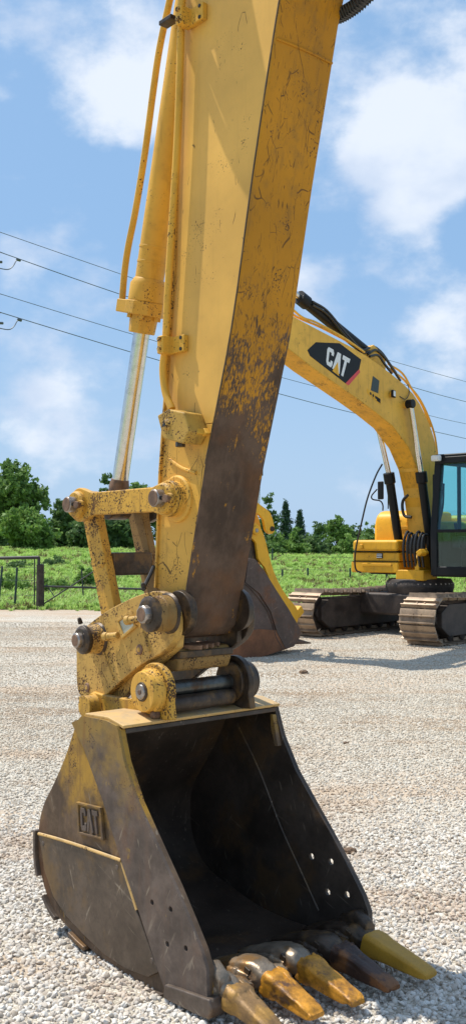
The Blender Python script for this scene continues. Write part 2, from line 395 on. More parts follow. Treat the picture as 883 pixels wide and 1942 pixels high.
ys = list(np.arange(-12, 6, 1.0)) + list(np.arange(6, 28, .12)) + [28.0]
yard = sheet('gravel_yard', list(np.arange(-40, -9, 3.0)) + list(np.arange(-9, 12, .35)) + list(np.arange(12, 50, 3.0)), ys, 0, Mt['gravel_ground'])
tag(yard, kind='structure')
fy = [-400, -60, -12, 10] + list(np.arange(25, 70, .7)) + [75, 90, 120, 200, 400, 1200]
fx = [-900, -300, -120, -60] + list(np.arange(-36, 44, 1.2)) + [60, 120, 300, 900]
field = sheet('ground', fx, fy, -.035, Mt['grass_ground']); tag(field, kind='structure')
for v in field.data.vertices:             # the yard lies on top; drop the sheet under it
    if v.co.y < 27.0: v.co.z = -.06
for v in yard.data.vertices:
    if v.co.y > 26.5: v.co.z -= .06

# stones
def stone_mat():
    m, t, b, oc = material('gravel_stone')
    r = t.n('ObjectInfo').outputs['Random']
    cr = t.n('ValToRGB'); t.t.links.new(r, cr.inputs[0]); el = cr.color_ramp.elements
    el[0].position = 0; el[0].color = (0.480, 0.440, 0.376, 1); el[1].position = 1; el[1].color = (0.656, 0.624, 0.552, 1)
    for p, c in ((.06, (0.320, 0.264, 0.200)), (.12, (0.560, 0.512, 0.432)), (.18, (0.576, 0.528, 0.448)), (.3, (0.416, 0.352, 0.280)), (.36, (0.640, 0.600, 0.528)), (.55, (0.512, 0.440, 0.352)), (.7, (0.672, 0.640, 0.576)), (.8, (0.400, 0.360, 0.304)), (.84, (0.592, 0.552, 0.480))):
        e = el.new(p); e.color = (*c, 1)
    n_ = t.noise(oc, 60, 5, .6); c = t.mix(t.math('MULTIPLY', t.ramp(n_, .45, .75), .3), cr.outputs[0], (0.264, 0.216, 0.168))
    wp = t.n('NewGeometry').outputs['Position']; d = t.noise(t.map(wp, (.5, .9, 1)), 1.3, 5, .65)
    c = t.mix(t.math('MULTIPLY', t.ramp(d, .48, .64), .7), c, (0.416, 0.304, 0.208))
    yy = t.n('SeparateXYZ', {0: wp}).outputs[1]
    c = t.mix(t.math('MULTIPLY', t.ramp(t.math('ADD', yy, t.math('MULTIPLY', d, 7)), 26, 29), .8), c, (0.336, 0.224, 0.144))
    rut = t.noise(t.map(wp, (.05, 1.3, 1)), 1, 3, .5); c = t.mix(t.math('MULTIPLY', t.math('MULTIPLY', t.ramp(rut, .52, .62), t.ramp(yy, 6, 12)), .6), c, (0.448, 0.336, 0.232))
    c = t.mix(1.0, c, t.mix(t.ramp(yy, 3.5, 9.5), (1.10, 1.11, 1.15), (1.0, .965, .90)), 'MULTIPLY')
    setp(t, b, Base_Color=c, Roughness=.85); bump(t, b, n_, .4, .003); return m
Mt['stone'] = stone_mat()
stones = bpy.data.collections.new('stone_kinds')
for i in range(7):
    b = bmesh.new(); bmesh.ops.create_icosphere(b, subdivisions=2 if i < 4 else 1, radius=1)
    sx, sy, sz = 1, random.uniform(.6, .85), random.uniform(.45, .7)
    cuts = [(Vector([random.gauss(0, 1) for _ in range(3)]).normalized(), random.uniform(.62, .85)) for _ in range(5)]
    for v in b.verts:
        for nrm, dd in cuts:
            k = v.co.dot(nrm)
            if k > dd: v.co -= nrm * (k - dd) * .9
        v.co *= 1 + .22 * noise.noise(v.co * 1.3 + Vector((i * 5, 0, 0)))
        v.co = Vector((v.co.x * sx, v.co.y * sy, v.co.z * sz))
    me = bpy.data.meshes.new('stone'); b.to_mesh(me); b.free(); me.materials.append(Mt['stone'])
    for p in me.polygons: p.use_smooth = True
    me.set_sharp_from_angle(angle=math.radians(38)); stones.objects.link(bpy.data.objects.new('stone', me))
def scatter(name, coll, verts, faces, dens, smin, smax, mat, seed, tilt=1.0, lift=0.0):
    me = bpy.data.meshes.new(name); me.from_pydata(verts, [], faces); me.materials.append(mat)
    o = bpy.data.objects.new(name, me); COL.objects.link(o)
    g = bpy.data.node_groups.new(name + '_nodes', 'GeometryNodeTree')
    g.interface.new_socket('Geometry', in_out='INPUT', socket_type='NodeSocketGeometry'); g.interface.new_socket('Geometry', in_out='OUTPUT', socket_type='NodeSocketGeometry')
    N = g.nodes.new; L = g.links.new
    gi, go = N('NodeGroupInput'), N('NodeGroupOutput'); dp = N('GeometryNodeDistributePointsOnFaces'); dp.inputs['Density'].default_value = dens; dp.inputs['Seed'].default_value = seed
    ci = N('GeometryNodeCollectionInfo'); ci.inputs['Collection'].default_value = coll; ci.inputs['Separate Children'].default_value = True; ci.inputs['Reset Children'].default_value = True
    ip = N('GeometryNodeInstanceOnPoints'); ip.inputs['Pick Instance'].default_value = True
    rr = N('FunctionNodeRandomValue'); rr.data_type = 'FLOAT_VECTOR'; rr.inputs[0].default_value = (-tilt, -tilt, 0); rr.inputs[1].default_value = (tilt, tilt, 6.283)
    rs = N('FunctionNodeRandomValue'); rs.data_type = 'FLOAT'; rs.inputs[2].default_value = smin; rs.inputs[3].default_value = smax
    pw = N('ShaderNodeMath'); pw.operation = 'MULTIPLY'; L(rs.outputs[1], pw.inputs[0]); pw.inputs[1].default_value = 1.0
    sp = N('GeometryNodeSetPosition'); ro = N('FunctionNodeRandomValue'); ro.data_type = 'FLOAT_VECTOR'; ro.inputs[0].default_value = (0, 0, -lift * .3); ro.inputs[1].default_value = (0, 0, lift)
    L(gi.outputs[0], dp.inputs['Mesh']); L(dp.outputs['Points'], sp.inputs['Geometry']); L(ro.outputs[0], sp.inputs['Offset']); L(sp.outputs[0], ip.inputs['Points'])
    L(ci.outputs[0], ip.inputs['Instance']); L(rr.outputs[0], ip.inputs['Rotation']); L(pw.outputs[0], ip.inputs['Scale'])
    L(ip.outputs[0], go.inputs[0]); md = o.modifiers.new('scatter', 'NODES'); md.node_group = g
    return o
def band(y0, y1, step, xl, xr):
    vs, fs = [], []; y = y0
    rows = []
    while y <= y1 + 1e-6:
        a, b_ = xl(y), xr(y); n_ = max(2, int((xr(y1) - xl(y1)) / step)); rows.append([(a + (b_ - a) * i / n_, y, gz(a + (b_ - a) * i / n_, y)) for i in range(n_ + 1)]); y += step
    k = len(rows[0])
    for r in rows: vs += r
    for j in range(len(rows) - 1):
        for i in range(k - 1): fs.append((j * k + i, j * k + i + 1, (j + 1) * k + i + 1, (j + 1) * k + i))
    return vs, fs
SCAT = [('gravel', 2.2, 6.2, .5, 3700, .006, .0195, .006, .9), ('gravel', 6.2, 12, .3, 2200, .007, .0165, .004, .5), ('gravel', 11.9, 22, .12, 900, .008, .017, .002, .4)]
for i, (nm, y0, y1, st, dn, a, b_, lf, mg) in enumerate(SCAT):
    v, f = band(y0, y1, st, lambda y: -(y * .236 + mg), lambda y: y * .236 + mg)
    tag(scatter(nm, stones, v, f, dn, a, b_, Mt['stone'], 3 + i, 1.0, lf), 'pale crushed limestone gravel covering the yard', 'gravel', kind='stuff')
for i, (x, y, Y, s) in enumerate(((655, 1411, 0, .020), (662, 1618, 0, .032), (575, 1278, 0, .05), (40, 1790, 0, .0))):
    if not s: continue
    r = ray(x, y); P = Vector((0, 0, H)) + r * (-H / r.z)
    b = bmesh.new(); bmesh.ops.create_icosphere(b, subdivisions=3, radius=1)
    for v in b.verts: v.co = Vector((v.co.x * 1.25, v.co.y, v.co.z * .62)) * (1 + .35 * noise.noise(v.co * 1.9 + Vector((i * 3, 1, 0))) + .12 * noise.noise(v.co * 6))
    bmesh.ops.scale(b, vec=(s, s, s), verts=b.verts); me = bpy.data.meshes.new('dirt_clod'); b.to_mesh(me); b.free()
    me.materials.append(metal('clod_soil', (.17, .11, .07), .95, 0, .4, 40))
    o = bpy.data.objects.new('dirt_clod', me); COL.objects.link(o); o.location = (P.x, P.y, gz(P.x, P.y) + s * .35)
    tag(o, ['small brown dirt clod alone on gravel above right of the large bucket', 'brown dirt clod on gravel beside the right edge of the large bucket', 'low brown clod on gravel in front of the parked excavator'][i], 'dirt clod')

# ------------------------------------------------------------------ big excavator in front
r = ray(340, 1893); P0 = Vector((0, 0, H)) + r * ((.03 - H) / r.z); P0.z = 0
F = Frame(P0, math.radians(40.7)); W = .89; AW0, AW1 = .29, .60
EX = thing('excavator', 'large excavator in front: scraped yellow arm with chrome rod and dark toothed bucket on gravel', 'excavator', P0, F.rz)
up = F.poly

# ---- bucket
b_out = up([(225, 1376), (205, 1366), (165, 1358), (150, 1362), (138, 1392), (122, 1440), (100, 1490), (82, 1528), (73, 1575), (75, 1640), (88, 1695), (110, 1738), (150, 1779), (200, 1825), (260, 1862), (310, 1884), (348, 1897), (398, 1910)], 0)
front = up([(400, 1908), (396, 1838), (386, 1802), (362, 1742), (337, 1682), (300, 1600), (265, 1522), (240, 1445), (228, 1384)], 0)
hol = [up([(293, 1710), (328, 1723), (322, 1789), (357, 1797)], 0)][0]
sideprof = smooth_poly(b_out[1:], 3) + front[1:]
wrap = smooth_poly(b_out, 3); wrap_in = offset_path(wrap, -.03)
area = sum(a[0] * c[1] - c[0] * a[1] for a, c in zip(sideprof, sideprof[1:] + sideprof[:1]))
cxb = sum(p[0] for p in sideprof) / len(sideprof)
if min(p[1] for p in wrap_in) < min(p[1] for p in wrap): wrap_in = offset_path(wrap, .03)
inner_mat = Mt['inner']
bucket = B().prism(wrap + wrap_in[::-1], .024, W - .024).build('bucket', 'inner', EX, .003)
bucket['label'] = 'dark worn bucket with five teeth resting on gravel'
cut_line = up([(140, 1370), (163, 1418), (200, 1520), (236, 1637), (272, 1740), (308, 1850), (322, 1890)], 0)
def side_plates(w_in, w_out, wc, sgn):
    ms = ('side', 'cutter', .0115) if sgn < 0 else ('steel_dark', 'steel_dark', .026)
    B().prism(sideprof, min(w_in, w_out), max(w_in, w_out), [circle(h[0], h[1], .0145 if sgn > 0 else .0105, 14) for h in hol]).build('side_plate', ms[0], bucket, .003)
    cutter = cut_line + [p for p in [b_out[-2], b_out[-1]]] + front[1:] + [b_out[0], b_out[1], b_out[2]]
    B().prism(cutter, min(w_out, wc), max(w_out, wc), [circle(h[0], h[1], ms[2], 14) for h in hol]).build('side_cutter', ms[1], bucket, .004)
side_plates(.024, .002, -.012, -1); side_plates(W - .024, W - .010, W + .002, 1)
inn = 'inner'
for yy in (.0245, W - .0245):            # liner seam inside
    seam = up([(165, 1425), (202, 1522), (238, 1640), (275, 1742), (306, 1828)], 0)
    s_ = 1 if yy < .4 else -1
    B().tube([(p[0], yy + .001 * s_, p[1]) for p in seam], .0045, 6, 3).build('weld_seam', 'plate', bucket, 0)
# worn lower plate with pale top edge
wp_top = up([(77, 1583), (110, 1592), (160, 1608), (233, 1634)], 0); wp_r = up([(262, 1725), (304, 1842)], 0)
wp_b = up([(284, 1852), (240, 1835), (200, 1808), (160, 1770), (128, 1735), (105, 1700), (88, 1650)], 0)
for a, c in ((-.010, .001), (W - .001, W + .010)): B().prism(wp_top + wp_r + wp_b, a, c).build('wear_plate', 'plate', bucket, .004)
ed = B().tube([(p[0], -.008, p[1] + .006) for p in wp_top], .0075, 8, 3); ed.build('weld_bead', 'top', bucket, 0)
B().tube([(p[0], -.007, p[1]) for p in [wp_top[-1]] + wp_r[:1]], .006, 8, 1).build('weld_bead', 'top', bucket, 0)
for q in ((82, 1600), (222, 1645), (288, 1822)):
    u_, z_ = F.un(*q, -.01); B().lathe((u_, -.010, z_), (u_, -.013, z_), [(0, .012), (.003, .009)], 14).build('plug_weld', 'steel', bucket, 0)
# emblem
quad = up([(147, 1520), (193, 1531), (199, 1594), (150, 1581)], -.006); c0 = sum((Vector(q) for q in quad), Vector((0, 0))) / 4
inset = [tuple(c0 + (Vector(q) - c0) * .84) for q in quad]
emb = B().prism(quad, -.014, .002, [inset]).build('emblem_frame', 'side', bucket, .003)
B().prism(inset, -.005, .001).build('emblem_field', 'side', emb.parent, 0)
q2 = [tuple(c0 + (Vector(q) - c0) * .70) for q in quad]
for shp, x0, x1 in ((LOGO_C, 0, .31), (LOGO_A, .36, .66), (LOGO_T, .69, 1)):
    B().prism(place2d(shp, q2, x0, x1), -.0135, -.004).build('embossed_letter', 'cutter', bucket, .0015)
B().prism(place2d(LOGO_TRI, q2, .38, .64), -.011, -.004).build('embossed_triangle', 'side', bucket, .001)
# heel shroud pads at the bottom front corners
pad = up([(314, 1866), (345, 1876), (398, 1896), (404, 1916), (398, 1934), (372, 1922), (312, 1892)], -.02)
for a, c in ((-.028, .05), (W - .05, W + .028)): B().prism(pad, a, c).build('corner_shroud', 'steel', bucket, .006, jitter=.003)
# wear strips along the back of the shell
n_ = len(wrap)
def strip(i0, i1, a, c, off=.016):
    seg = wrap[i0:i1]; s1 = offset_path(wrap, .002 if True else 0)[i0:i1]
    sg = 1 if offset_path(wrap, .1)[20][0] < wrap[20][0] else -1
    o1 = offset_path(wrap, sg * .001)[i0:i1]; o2 = offset_path(wrap, sg * off)[i0:i1]
    B().prism(o1 + o2[::-1], a, c).build('wear_strip', 'steel', bucket, .004, jitter=.003)
for i0, i1 in ((24, 29), (30, 34), (35, 38), (38, 42), (42, 46)):
    for a, c in ((-.018, .10), (W - .10, W + .018)): strip(i0, i1, a, c, .02)
# top hinge plate, gusset
tp = up([(232, 1383), (203, 1366), (160, 1358)], 0)
B().prism([tp[0], tp[1], tp[2], (tp[2][0], tp[2][1] + .012), (tp[1][0], tp[1][1] + .014), (tp[0][0] + .004, tp[0][1] + .014)], .004, W - .004).build('top_plate', 'top', bucket, .004)
fl = F.un(228, 1384, 0)
B().prism([(fl[0] - .012, fl[1] + .004), (fl[0] + .006, fl[1] + .002), (fl[0] + .008, fl[1] - .018), (fl[0] - .006, fl[1] - .022)], .024, W - .024).build('lip_bar', 'steel_dark', bucket, .003)
gs = [(fl[0] - .02, fl[1] - .04), (fl[0] + .03, fl[1] - .04), (fl[0] + .06, fl[1] - .15), (fl[0] + .045, fl[1] - .16), (fl[0] + .03, fl[1] - .13)]
B().prism([(fl[0] - .005, fl[1] - .03), (fl[0] + .012, fl[1] - .03), (fl[0] + .05, fl[1] - .17), (fl[0] + .028, fl[1] - .175), (fl[0] + .0, fl[1] - .10)], W - .048, W - .024).build('gusset', 'cutter', bucket, .003)
# hinge ears and collars
P1 = F.un(283, 1165, .12); P2 = F.un(152, 1214, .12); P3 = F.un(140, 957, .2); P4 = F.un(305, 945, .2); P5 = F.un(271, 1312, .15)
ear = circle(P5[0], P5[1], .118, 22, -20, 200) + [(P5[0] - .20, P5[1] - .06), (P2[0] + .05, tb := 1.055), (P2[0] - .03, 1.06), (P2[0] - .07, 1.01), (P2[0] - .03, .95), (tp[0][0] - .10, tp[0][1] + .005), (P5[0] + .125, tp[0][1] + .02)]
EYE = (P2[0] - .015, 1.01)
for a, c in ((.205, .24), (.65, .685)):
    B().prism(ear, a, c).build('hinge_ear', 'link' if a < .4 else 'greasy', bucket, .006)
for (x0, x1) in ((.205, .145), (.685, .745)):
    L_ = abs(x1 - x0)
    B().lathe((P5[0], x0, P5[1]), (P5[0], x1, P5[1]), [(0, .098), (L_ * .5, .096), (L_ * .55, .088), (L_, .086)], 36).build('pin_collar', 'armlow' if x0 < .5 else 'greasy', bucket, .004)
    B().lathe((P5[0], x1, P5[1]), (P5[0], x1 + (-.006 if x0 < .5 else .006), P5[1]), [(0, .042), (.006, .040)], 28).build('pin_end', 'greasy', bucket, .002)
    B().lathe((P5[0], x1 - .002, P5[1]), (P5[0], x1 + (-.009 if x0 < .5 else .009), P5[1]), [(0, .033), (.007, .033), (.011, .029)], 28).build('retainer_washer', 'pin', bucket, .001)
    B().lathe((P5[0], x1, P5[1]), (P5[0], x1 + (-.018 if x0 < .5 else .018), P5[1]), [(0, .012), (.016, .012)], 6).build('bolt', 'rust', bucket, .001)
B().lathe((P5[0] + .04, .20, P5[1] - .095), (P5[0] + .04, .165, P5[1] - .095), [(0, .02), (.03, .018), (.035, .012)], 8).build('bolt', 'rust', bucket, .003)
B().cyl((P5[0], .24, P5[1]), (P5[0], .65, P5[1]), .034).build('bucket_pin', metal('polished_pin', (.10, .105, .10), .32, .7, .35, 9, (.07, .045, .03)), bucket, 0)
for a, c in ((.24, .262), (.628, .65)): B().lathe((P5[0], a, P5[1]), (P5[0], c, P5[1]), [(0, .095), (c - a, .09)], 30).build('collar_ring', 'greasy', bucket, .004)
B().lathe((EYE[0], .255, EYE[1]), (EYE[0], .205 - .012, EYE[1]), [(0, .046), (.06, .044)], 24).build('rear_eye', 'link', bucket, .003)
B().lathe((EYE[0], .20, EYE[1]), (EYE[0], .190, EYE[1]), [(0, .02), (.0104, .02)], 18).build('eye_bore', 'greasy', bucket, 0)
B().lathe((P2[0] + .02, .13, tp[2][1] + .0), (P2[0] + .02, .19, tp[2][1] + .0), [(0, .05), (.06, .05)], 24).build('rear_eye', 'link', bucket, .003)
# lip, adapters and teeth
lip = up([(345, 1893), (398, 1908), (396, 1872)], 0)
lipp = [(-.10, .022), (.06, .018), (.19, .075), (.185, .10), (.05, .062), (-.10, .055)]
B().prism(lipp, .024, W - .024).build('cutting_edge', 'steel', bucket, .006, jitter=.004)
def sect_loft(secs, mb=None, n=12, ex=3.2):
    """secs = (x, yc, zc, half y, half z, ex) rounded-box sections joined along x"""
    mb = mb or B(); rings = []
    for x, yc, zc, hy, hz, tw in secs:
        ring = []
        for i in range(n):
            a = 2 * math.pi * (i + .5) / n; ca, sa = math.cos(a), math.sin(a); k = (abs(ca) ** ex + abs(sa) ** ex) ** (-1 / ex)
            ring.append(mb.b.verts.new((x + tw * sa * k * hz, yc + ca * k * hy, zc + sa * k * hz)))
        rings.append(ring)
    for q, e in zip(rings, rings[1:]):
        for i in range(n): mb.b.faces.new((q[i], q[(i + 1) % n], e[(i + 1) % n], e[i]))
    mb.b.faces.new(rings[0]); mb.b.faces.new(rings[-1]); return mb
tips = [(.455, .052), (.475, .052), (.505, .054), (.515, .056), (.545, .062)]; tcol = ['tooth_old', 'tooth', 'tooth', 'tooth_shaded', 'tooth_new']
tlab = ['dull brown tooth at the near corner', 'chipped ochre tooth', 'chipped orange yellow tooth', 'tooth lying in shade, with the shade in its colour', 'clean olive yellow tooth at the far corner']
for i in range(5):
    wv = .072 + .1865 * i; tu, tz = tips[i]; x0 = .225; z0 = .098
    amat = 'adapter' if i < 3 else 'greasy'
    hw = .056
    ad = sect_loft([(-.12, wv, .060, .050, .012, 0), (-.05, wv, .074, .058, .028, 0), (.0, wv, .084, .060, .038, 0), (.05, wv, .092, .064, .046, 0), (.10, wv, .100, .064, .052, .1), (.15, wv, .105, .060, .053, .2), (.185, wv, .103, .055, .048, .2), (.205, wv, .099, .050, .042, .2), (.26, wv, .090, .030, .024, .2)], n=22, ex=3.6)
    ado = ad.rough(.010, 17, 1).build('tooth_adapter', amat, bucket, 0, ang=70)
    for sg in (-1, 1):
        sect_loft([(.0, wv + sg * .055, .075, .014, .022, 0), (.06, wv + sg * .062, .084, .018, .034, 0), (.12, wv + sg * .062, .092, .016, .030, 0), (.165, wv + sg * .056, .094, .010, .02, 0)], n=14).rough(.006, 25, 1).build('adapter_ear', amat, bucket, 0, ang=70)
        B().lathe((.10, wv + sg * .056, .102), (.105, wv + sg * .082, .104), [(0, .024), (.02, .022), (.026, .012)], 14).build('adapter_lug', amat, bucket, .002)
        B().box((.155, wv + sg * .052, .122), (.03, .014, .03), Matrix.Rotation(.3, 3, 'Y')).build('retainer_key', 'greasy', bucket, .003)
    L_ = tu - x0; dz = z0 - tz; k0 = 1.0 if i < 4 else .96
    secs = [(x0, wv, z0, .053, .046, .25), (x0 + .02, wv, z0 - .002, .056, .048, .22), (x0 + .05, wv, z0 - .10 * dz, .054, .046, .2), (x0 + .3 * L_, wv, z0 - .24 * dz, .049, .038, .15), (x0 + .5 * L_, wv, z0 - .47 * dz, .046, .034, .1), (x0 + .72 * L_, wv, z0 - .70 * dz, .043, .027, .1), (x0 + .9 * L_, wv, z0 - .91 * dz, .041, .020, .05), (tu - .010, wv, tz + .002, .038, .014, 0), (tu, wv, tz, .034, .009, 0)]
    th = sect_loft(secs, n=24, ex=6).rough(.008 if i < 3 else (.008 if i == 3 else .0015), 22, 1, .6).build('tooth', tcol[i], bucket, 0, ang=60); th['label'] = tlab[i]
    if i < 4:
        for sg in (-1, 1): sect_loft([(x0 + .01, wv + sg * .030, z0 + .040, .010, .010, 0), (x0 + .06, wv + sg * .028, z0 + .028, .010, .010, 0), (x0 + .11, wv + sg * .026, z0 + .006, .008, .008, 0)], n=10).rough(.004, 40, 1).build('tooth_ridge', tcol[i], bucket, 0, ang=70)
for i in range(4):                        # shrouds between adapters
    wv = .072 + .1865 * (i + .5)
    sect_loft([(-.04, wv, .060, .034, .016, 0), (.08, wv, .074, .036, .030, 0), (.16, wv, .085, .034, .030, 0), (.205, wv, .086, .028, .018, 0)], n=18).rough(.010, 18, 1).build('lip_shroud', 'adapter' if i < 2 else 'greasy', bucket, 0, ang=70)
for q, s_ in (((435, 1800), .03), ((462, 1790), .022)):
    pass
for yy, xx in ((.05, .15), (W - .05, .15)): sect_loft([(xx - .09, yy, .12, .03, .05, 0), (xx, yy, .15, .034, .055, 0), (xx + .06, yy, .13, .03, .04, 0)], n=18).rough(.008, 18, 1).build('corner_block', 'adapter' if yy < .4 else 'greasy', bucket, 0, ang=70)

# ---- quick coupler
cp = up([(147, 1205), (168, 1184), (200, 1160), (235, 1141), (268, 1127), (298, 1121), (318, 1131), (330, 1155), (334, 1188), (327, 1216), (304, 1240), (266, 1262), (228, 1293), (196, 1322), (172, 1330), (154, 1322), (146, 1300), (145, 1245)], .222)
cps = smooth_poly(cp, 3, True)
couple = B().prism(cps, .222, .262).build('quick_coupler', 'coupler', EX, .005)
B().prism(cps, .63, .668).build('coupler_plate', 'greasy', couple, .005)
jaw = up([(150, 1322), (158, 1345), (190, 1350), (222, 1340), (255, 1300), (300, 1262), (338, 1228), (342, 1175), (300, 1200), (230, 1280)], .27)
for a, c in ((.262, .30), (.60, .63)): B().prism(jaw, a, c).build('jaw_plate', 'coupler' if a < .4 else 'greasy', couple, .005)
jc = up([(325, 1228), (322, 1278), (345, 1284), (352, 1262), (350, 1222), (338, 1222)], .27)
B().prism([(P5[0] - .05, P5[1] + .065), (P5[0] + .035, P5[1] + .075), (P5[0] + .055, P5[1] + .12), (P5[0] + .04, P5[1] + .175), (P5[0] - .04, P5[1] + .18), (P5[0] - .09, P5[1] + .12)], .30, .60).build('cross_block', 'grimy', couple, .012, jitter=.003)
sect_b = B().tube([(P5[0] + .025, .265, P5[1] - .062), (P5[0] + .03, .44, P5[1] - .064), (P5[0] + .025, .62, P5[1] - .062)], .037, 14, 3); sect_b.build('hook_bar', 'greasy', couple, 0, jitter=.005)
B().prism([(P1[0] - .30, P1[1] - .26), (P1[0] - .02, P1[1] - .20), (P1[0] - .02, P1[1] - .17), (P1[0] - .30, P1[1] - .20)], .30, .60).build('lock_plate', 'greasy', couple, .004)
for k in range(4): B().box((P1[0] - .03 - .02 * k, .36 + .05 * k, P1[1] - .155), (.11, .018, .02), Matrix.Rotation(.5, 3, 'Z')).build('lock_rib', 'rust', couple, .003)
def boss(P, w0, w1, r, name, mat, par, cap=.82):
    L_ = abs(w1 - w0); return B().lathe((P[0], w0, P[1]), (P[0], w1, P[1]), [(0, r), (L_ * .55, r * .985), (L_ * .6, r * .93), (L_ * .95, r * .93), (L_, r * cap)], 32).build(name, mat, par, .003)
boss(P1, .224, .125, .078, 'pin_boss', 'grimy', couple); boss(P2, .224, .14, .068, 'pin_boss', 'coupler', couple)
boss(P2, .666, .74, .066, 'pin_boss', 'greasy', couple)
B().lathe((P1[0], .135, P1[1]), (P1[0], .105, P1[1]), [(0, .076), (.02, .076), (.030, .060)], 30).rough(.006, 30, 0).build('boss_cap', 'greasy', couple, .003)
for P, ww, rr in ((P1, .222, .090), (P2, .222, .078)): B().lathe((P[0], ww, P[1]), (P[0], ww - .014, P[1]), [(0, rr), (.014, rr * .9)], 30).rough(.008, 26, 0).build('grease_ring', 'greasy', couple, .002)
B().lathe((P2[0], .15, P2[1]), (P2[0], .118, P2[1]), [(0, .066), (.02, .066), (.032, .052)], 28).build('boss_cap', 'greasy', couple, .003)
for P, w1, rr in ((P1, .078, .040), (P2, .092, .036)):
    B().lathe((P[0], .16, P[1]), (P[0], w1, P[1]), [(0, rr), (.16 - w1 - .006, rr), (.16 - w1, rr * .86)], 10).build('pin_end', 'pin', couple, .003)
    B().lathe((P[0], w1 + .001, P[1]), (P[0], w1 - .0015, P[1]), [(0, rr * .75), (.0025, rr * .72)], 20).build('pin_face', 'rust', couple, 0)
for (px, py), d in (((210, 1207), (-.03, .012)), ((252, 1176), (-.02, .01))):   # grease bolts lying on the plate
    u_, z_ = F.un(px, py, .20); B().lathe((u_ + .05, .205, z_ + .008), (u_ - .04, .185, z_ - .004), [(0, .016), (.06, .016), (.062, .021), (.085, .021), (.09, .015)], 12).build('lock_bolt', 'coupler', couple, .002)
for (px, py), r_ in (((265, 1232), .024), ((166, 1304), .023)):
    u_, z_ = F.un(px, py, .222); B().lathe((u_, .223, z_), (u_, .216, z_), [(0, r_), (.003, r_), (.007, r_ * .8)], 24).build('bush_ring', 'rust', couple, .001)
    B().lathe((u_, .217, z_), (u_, .213, z_), [(0, r_ * .5), (.004, r_ * .4)], 16).build('bush_core', 'coupler', couple, .001)
dp = up([(226, 1178), (248, 1163), (259, 1186), (236, 1206)], .222)
c0 = sum((Vector(q) for q in dp), Vector((0, 0))) / 4
B().prism([tuple(c0 + (Vector(q) - c0) * 1.25) for q in dp], .210, .223, [[tuple(c0 + (Vector(q) - c0) * .9) for q in dp]]).build('plate_frame', 'coupler', couple, .003)
B().prism(dp, .2185, .2225).build('data_plate', 'plateal', couple, .0005)
for seg in (((196, 1232), (204, 1258), (216, 1288)), ((272, 1200), (280, 1222), (284, 1236))):
    B().tube([(*[F.un(x, y, .222)][0][:1], .221, F.un(x, y, .222)[1]) for x, y in seg], .007, 8, 2).build('weld_bead', 'coupler', couple, 0)
for (px, py) in ((150, 1183), (270, 1118)):
    u_, z_ = F.un(px, py, .19); B().lathe((u_, .20, z_), (u_, .19, z_ + .028), [(0, .012), (.02, .011), (.03, .008)], 8).build('grease_fitting', 'greasy', couple, .001)
hp = [(272, 1118), (276, 1108), (284, 1092), (292, 1074)]
B().tube([(F.un(x, y, .19 + .03 * i)[0], .19 + .03 * i, F.un(x, y, .19 + .03 * i)[1]) for i, (x, y) in enumerate(hp)], .009, 8, 4).build('grease_hose', 'rubber', couple, 0)

# ---- arm
rear = up([(362, -330), (352, -100), (346, 50), (333, 500), (306, 900), (298, 1115)], AW0)
frontl = up([(600, -330), (560, -150), (530, 0), (480, 330), (440, 620), (390, 880), (344, 1172)], AW0)
nose = circle(P1[0], P1[1], .10, 10, 190, 330)
armp = rear + [(P1[0] - .085, P1[1] + .06)] + circle(P1[0] - .005, P1[1] - .0, .075, 8, 200, 262) + [(frontl[-1][0] - .02, frontl[-1][1] - .01)] + frontl[:-1][::-1]
arm = B().prism(armp, AW0 + .012, AW1 - .012).build('arm', 'armlow', EX, .004)
arm['label'] = 'long yellow box arm with scraped brown underside'
lo, hi = [], []
def lerp_z(P, z):
    for a, c in zip(P, P[1:]):
        if min(a[1], c[1]) <= z <= max(a[1], c[1]): return a[0] + (c[0] - a[0]) * (z - a[1]) / (c[1] - a[1])
    return P[-1][0]
zs_ = 2.25
rear_hi = [p for p in rear if p[1] > zs_] + [(lerp_z(rear, zs_), zs_)]; front_hi = [p for p in frontl if p[1] > zs_] + [(lerp_z(frontl, zs_), zs_)]
B().prism(rear_hi + front_hi[::-1], AW0 + .002, AW0 + .0119).build('upper_side_plate', 'arm', arm, .002)
rear_lo = [(lerp_z(rear, zs_ - .003), zs_ - .003)] + [p for p in rear if p[1] < zs_]; front_lo = [(lerp_z(frontl, zs_ - .003), zs_ - .003)] + [p for p in frontl if p[1] < zs_]
lop = rear_lo + [(P1[0] - .085, P1[1] + .06)] + circle(P1[0] - .005, P1[1], .075, 6, 200, 262) + front_lo[::-1]
B().prism(lop, AW0 + .002, AW0 + .0119).build('lower_side_plate', 'armlow', arm, .002)
# underside plate: sheet following the front edge, standing proud by a weld's width
fe = frontl[-1]; ufr = frontl[:-1] + [(fe[0], fe[1]), (fe[0] - .010, fe[1] - .035), (fe[0] - .045, fe[1] - .068), (fe[0] - .13, fe[1] - .088)]
o1 = ufr; o2 = [(p[0] + .016, p[1]) for p in ufr[:-3]] + [(ufr[-3][0] + .014, ufr[-3][1] - .008), (ufr[-2][0] + .006, ufr[-2][1] - .016), (ufr[-1][0], ufr[-1][1] - .016)]
B().prism(o1 + o2[::-1], AW0 - .004, AW1 + .004).build('underside_plate', 'under', arm, .004)
B().tube([(p[0] + .002, AW0 - .001, p[1]) for p in frontl[:-1]], .006, 6, 4).build('weld_bead', 'greasy', arm, 0)
ws = lerp_z(frontl, 3.72); B().tube([(ws + .018, AW0 + .0, 3.72), (ws + .019, .45, 3.725), (ws + .018, AW1, 3.72)], .006, 6, 3).build('cross_weld', 'under', arm, 0)
rz_ = [(p[0] - .012, p[1]) for p in rear]
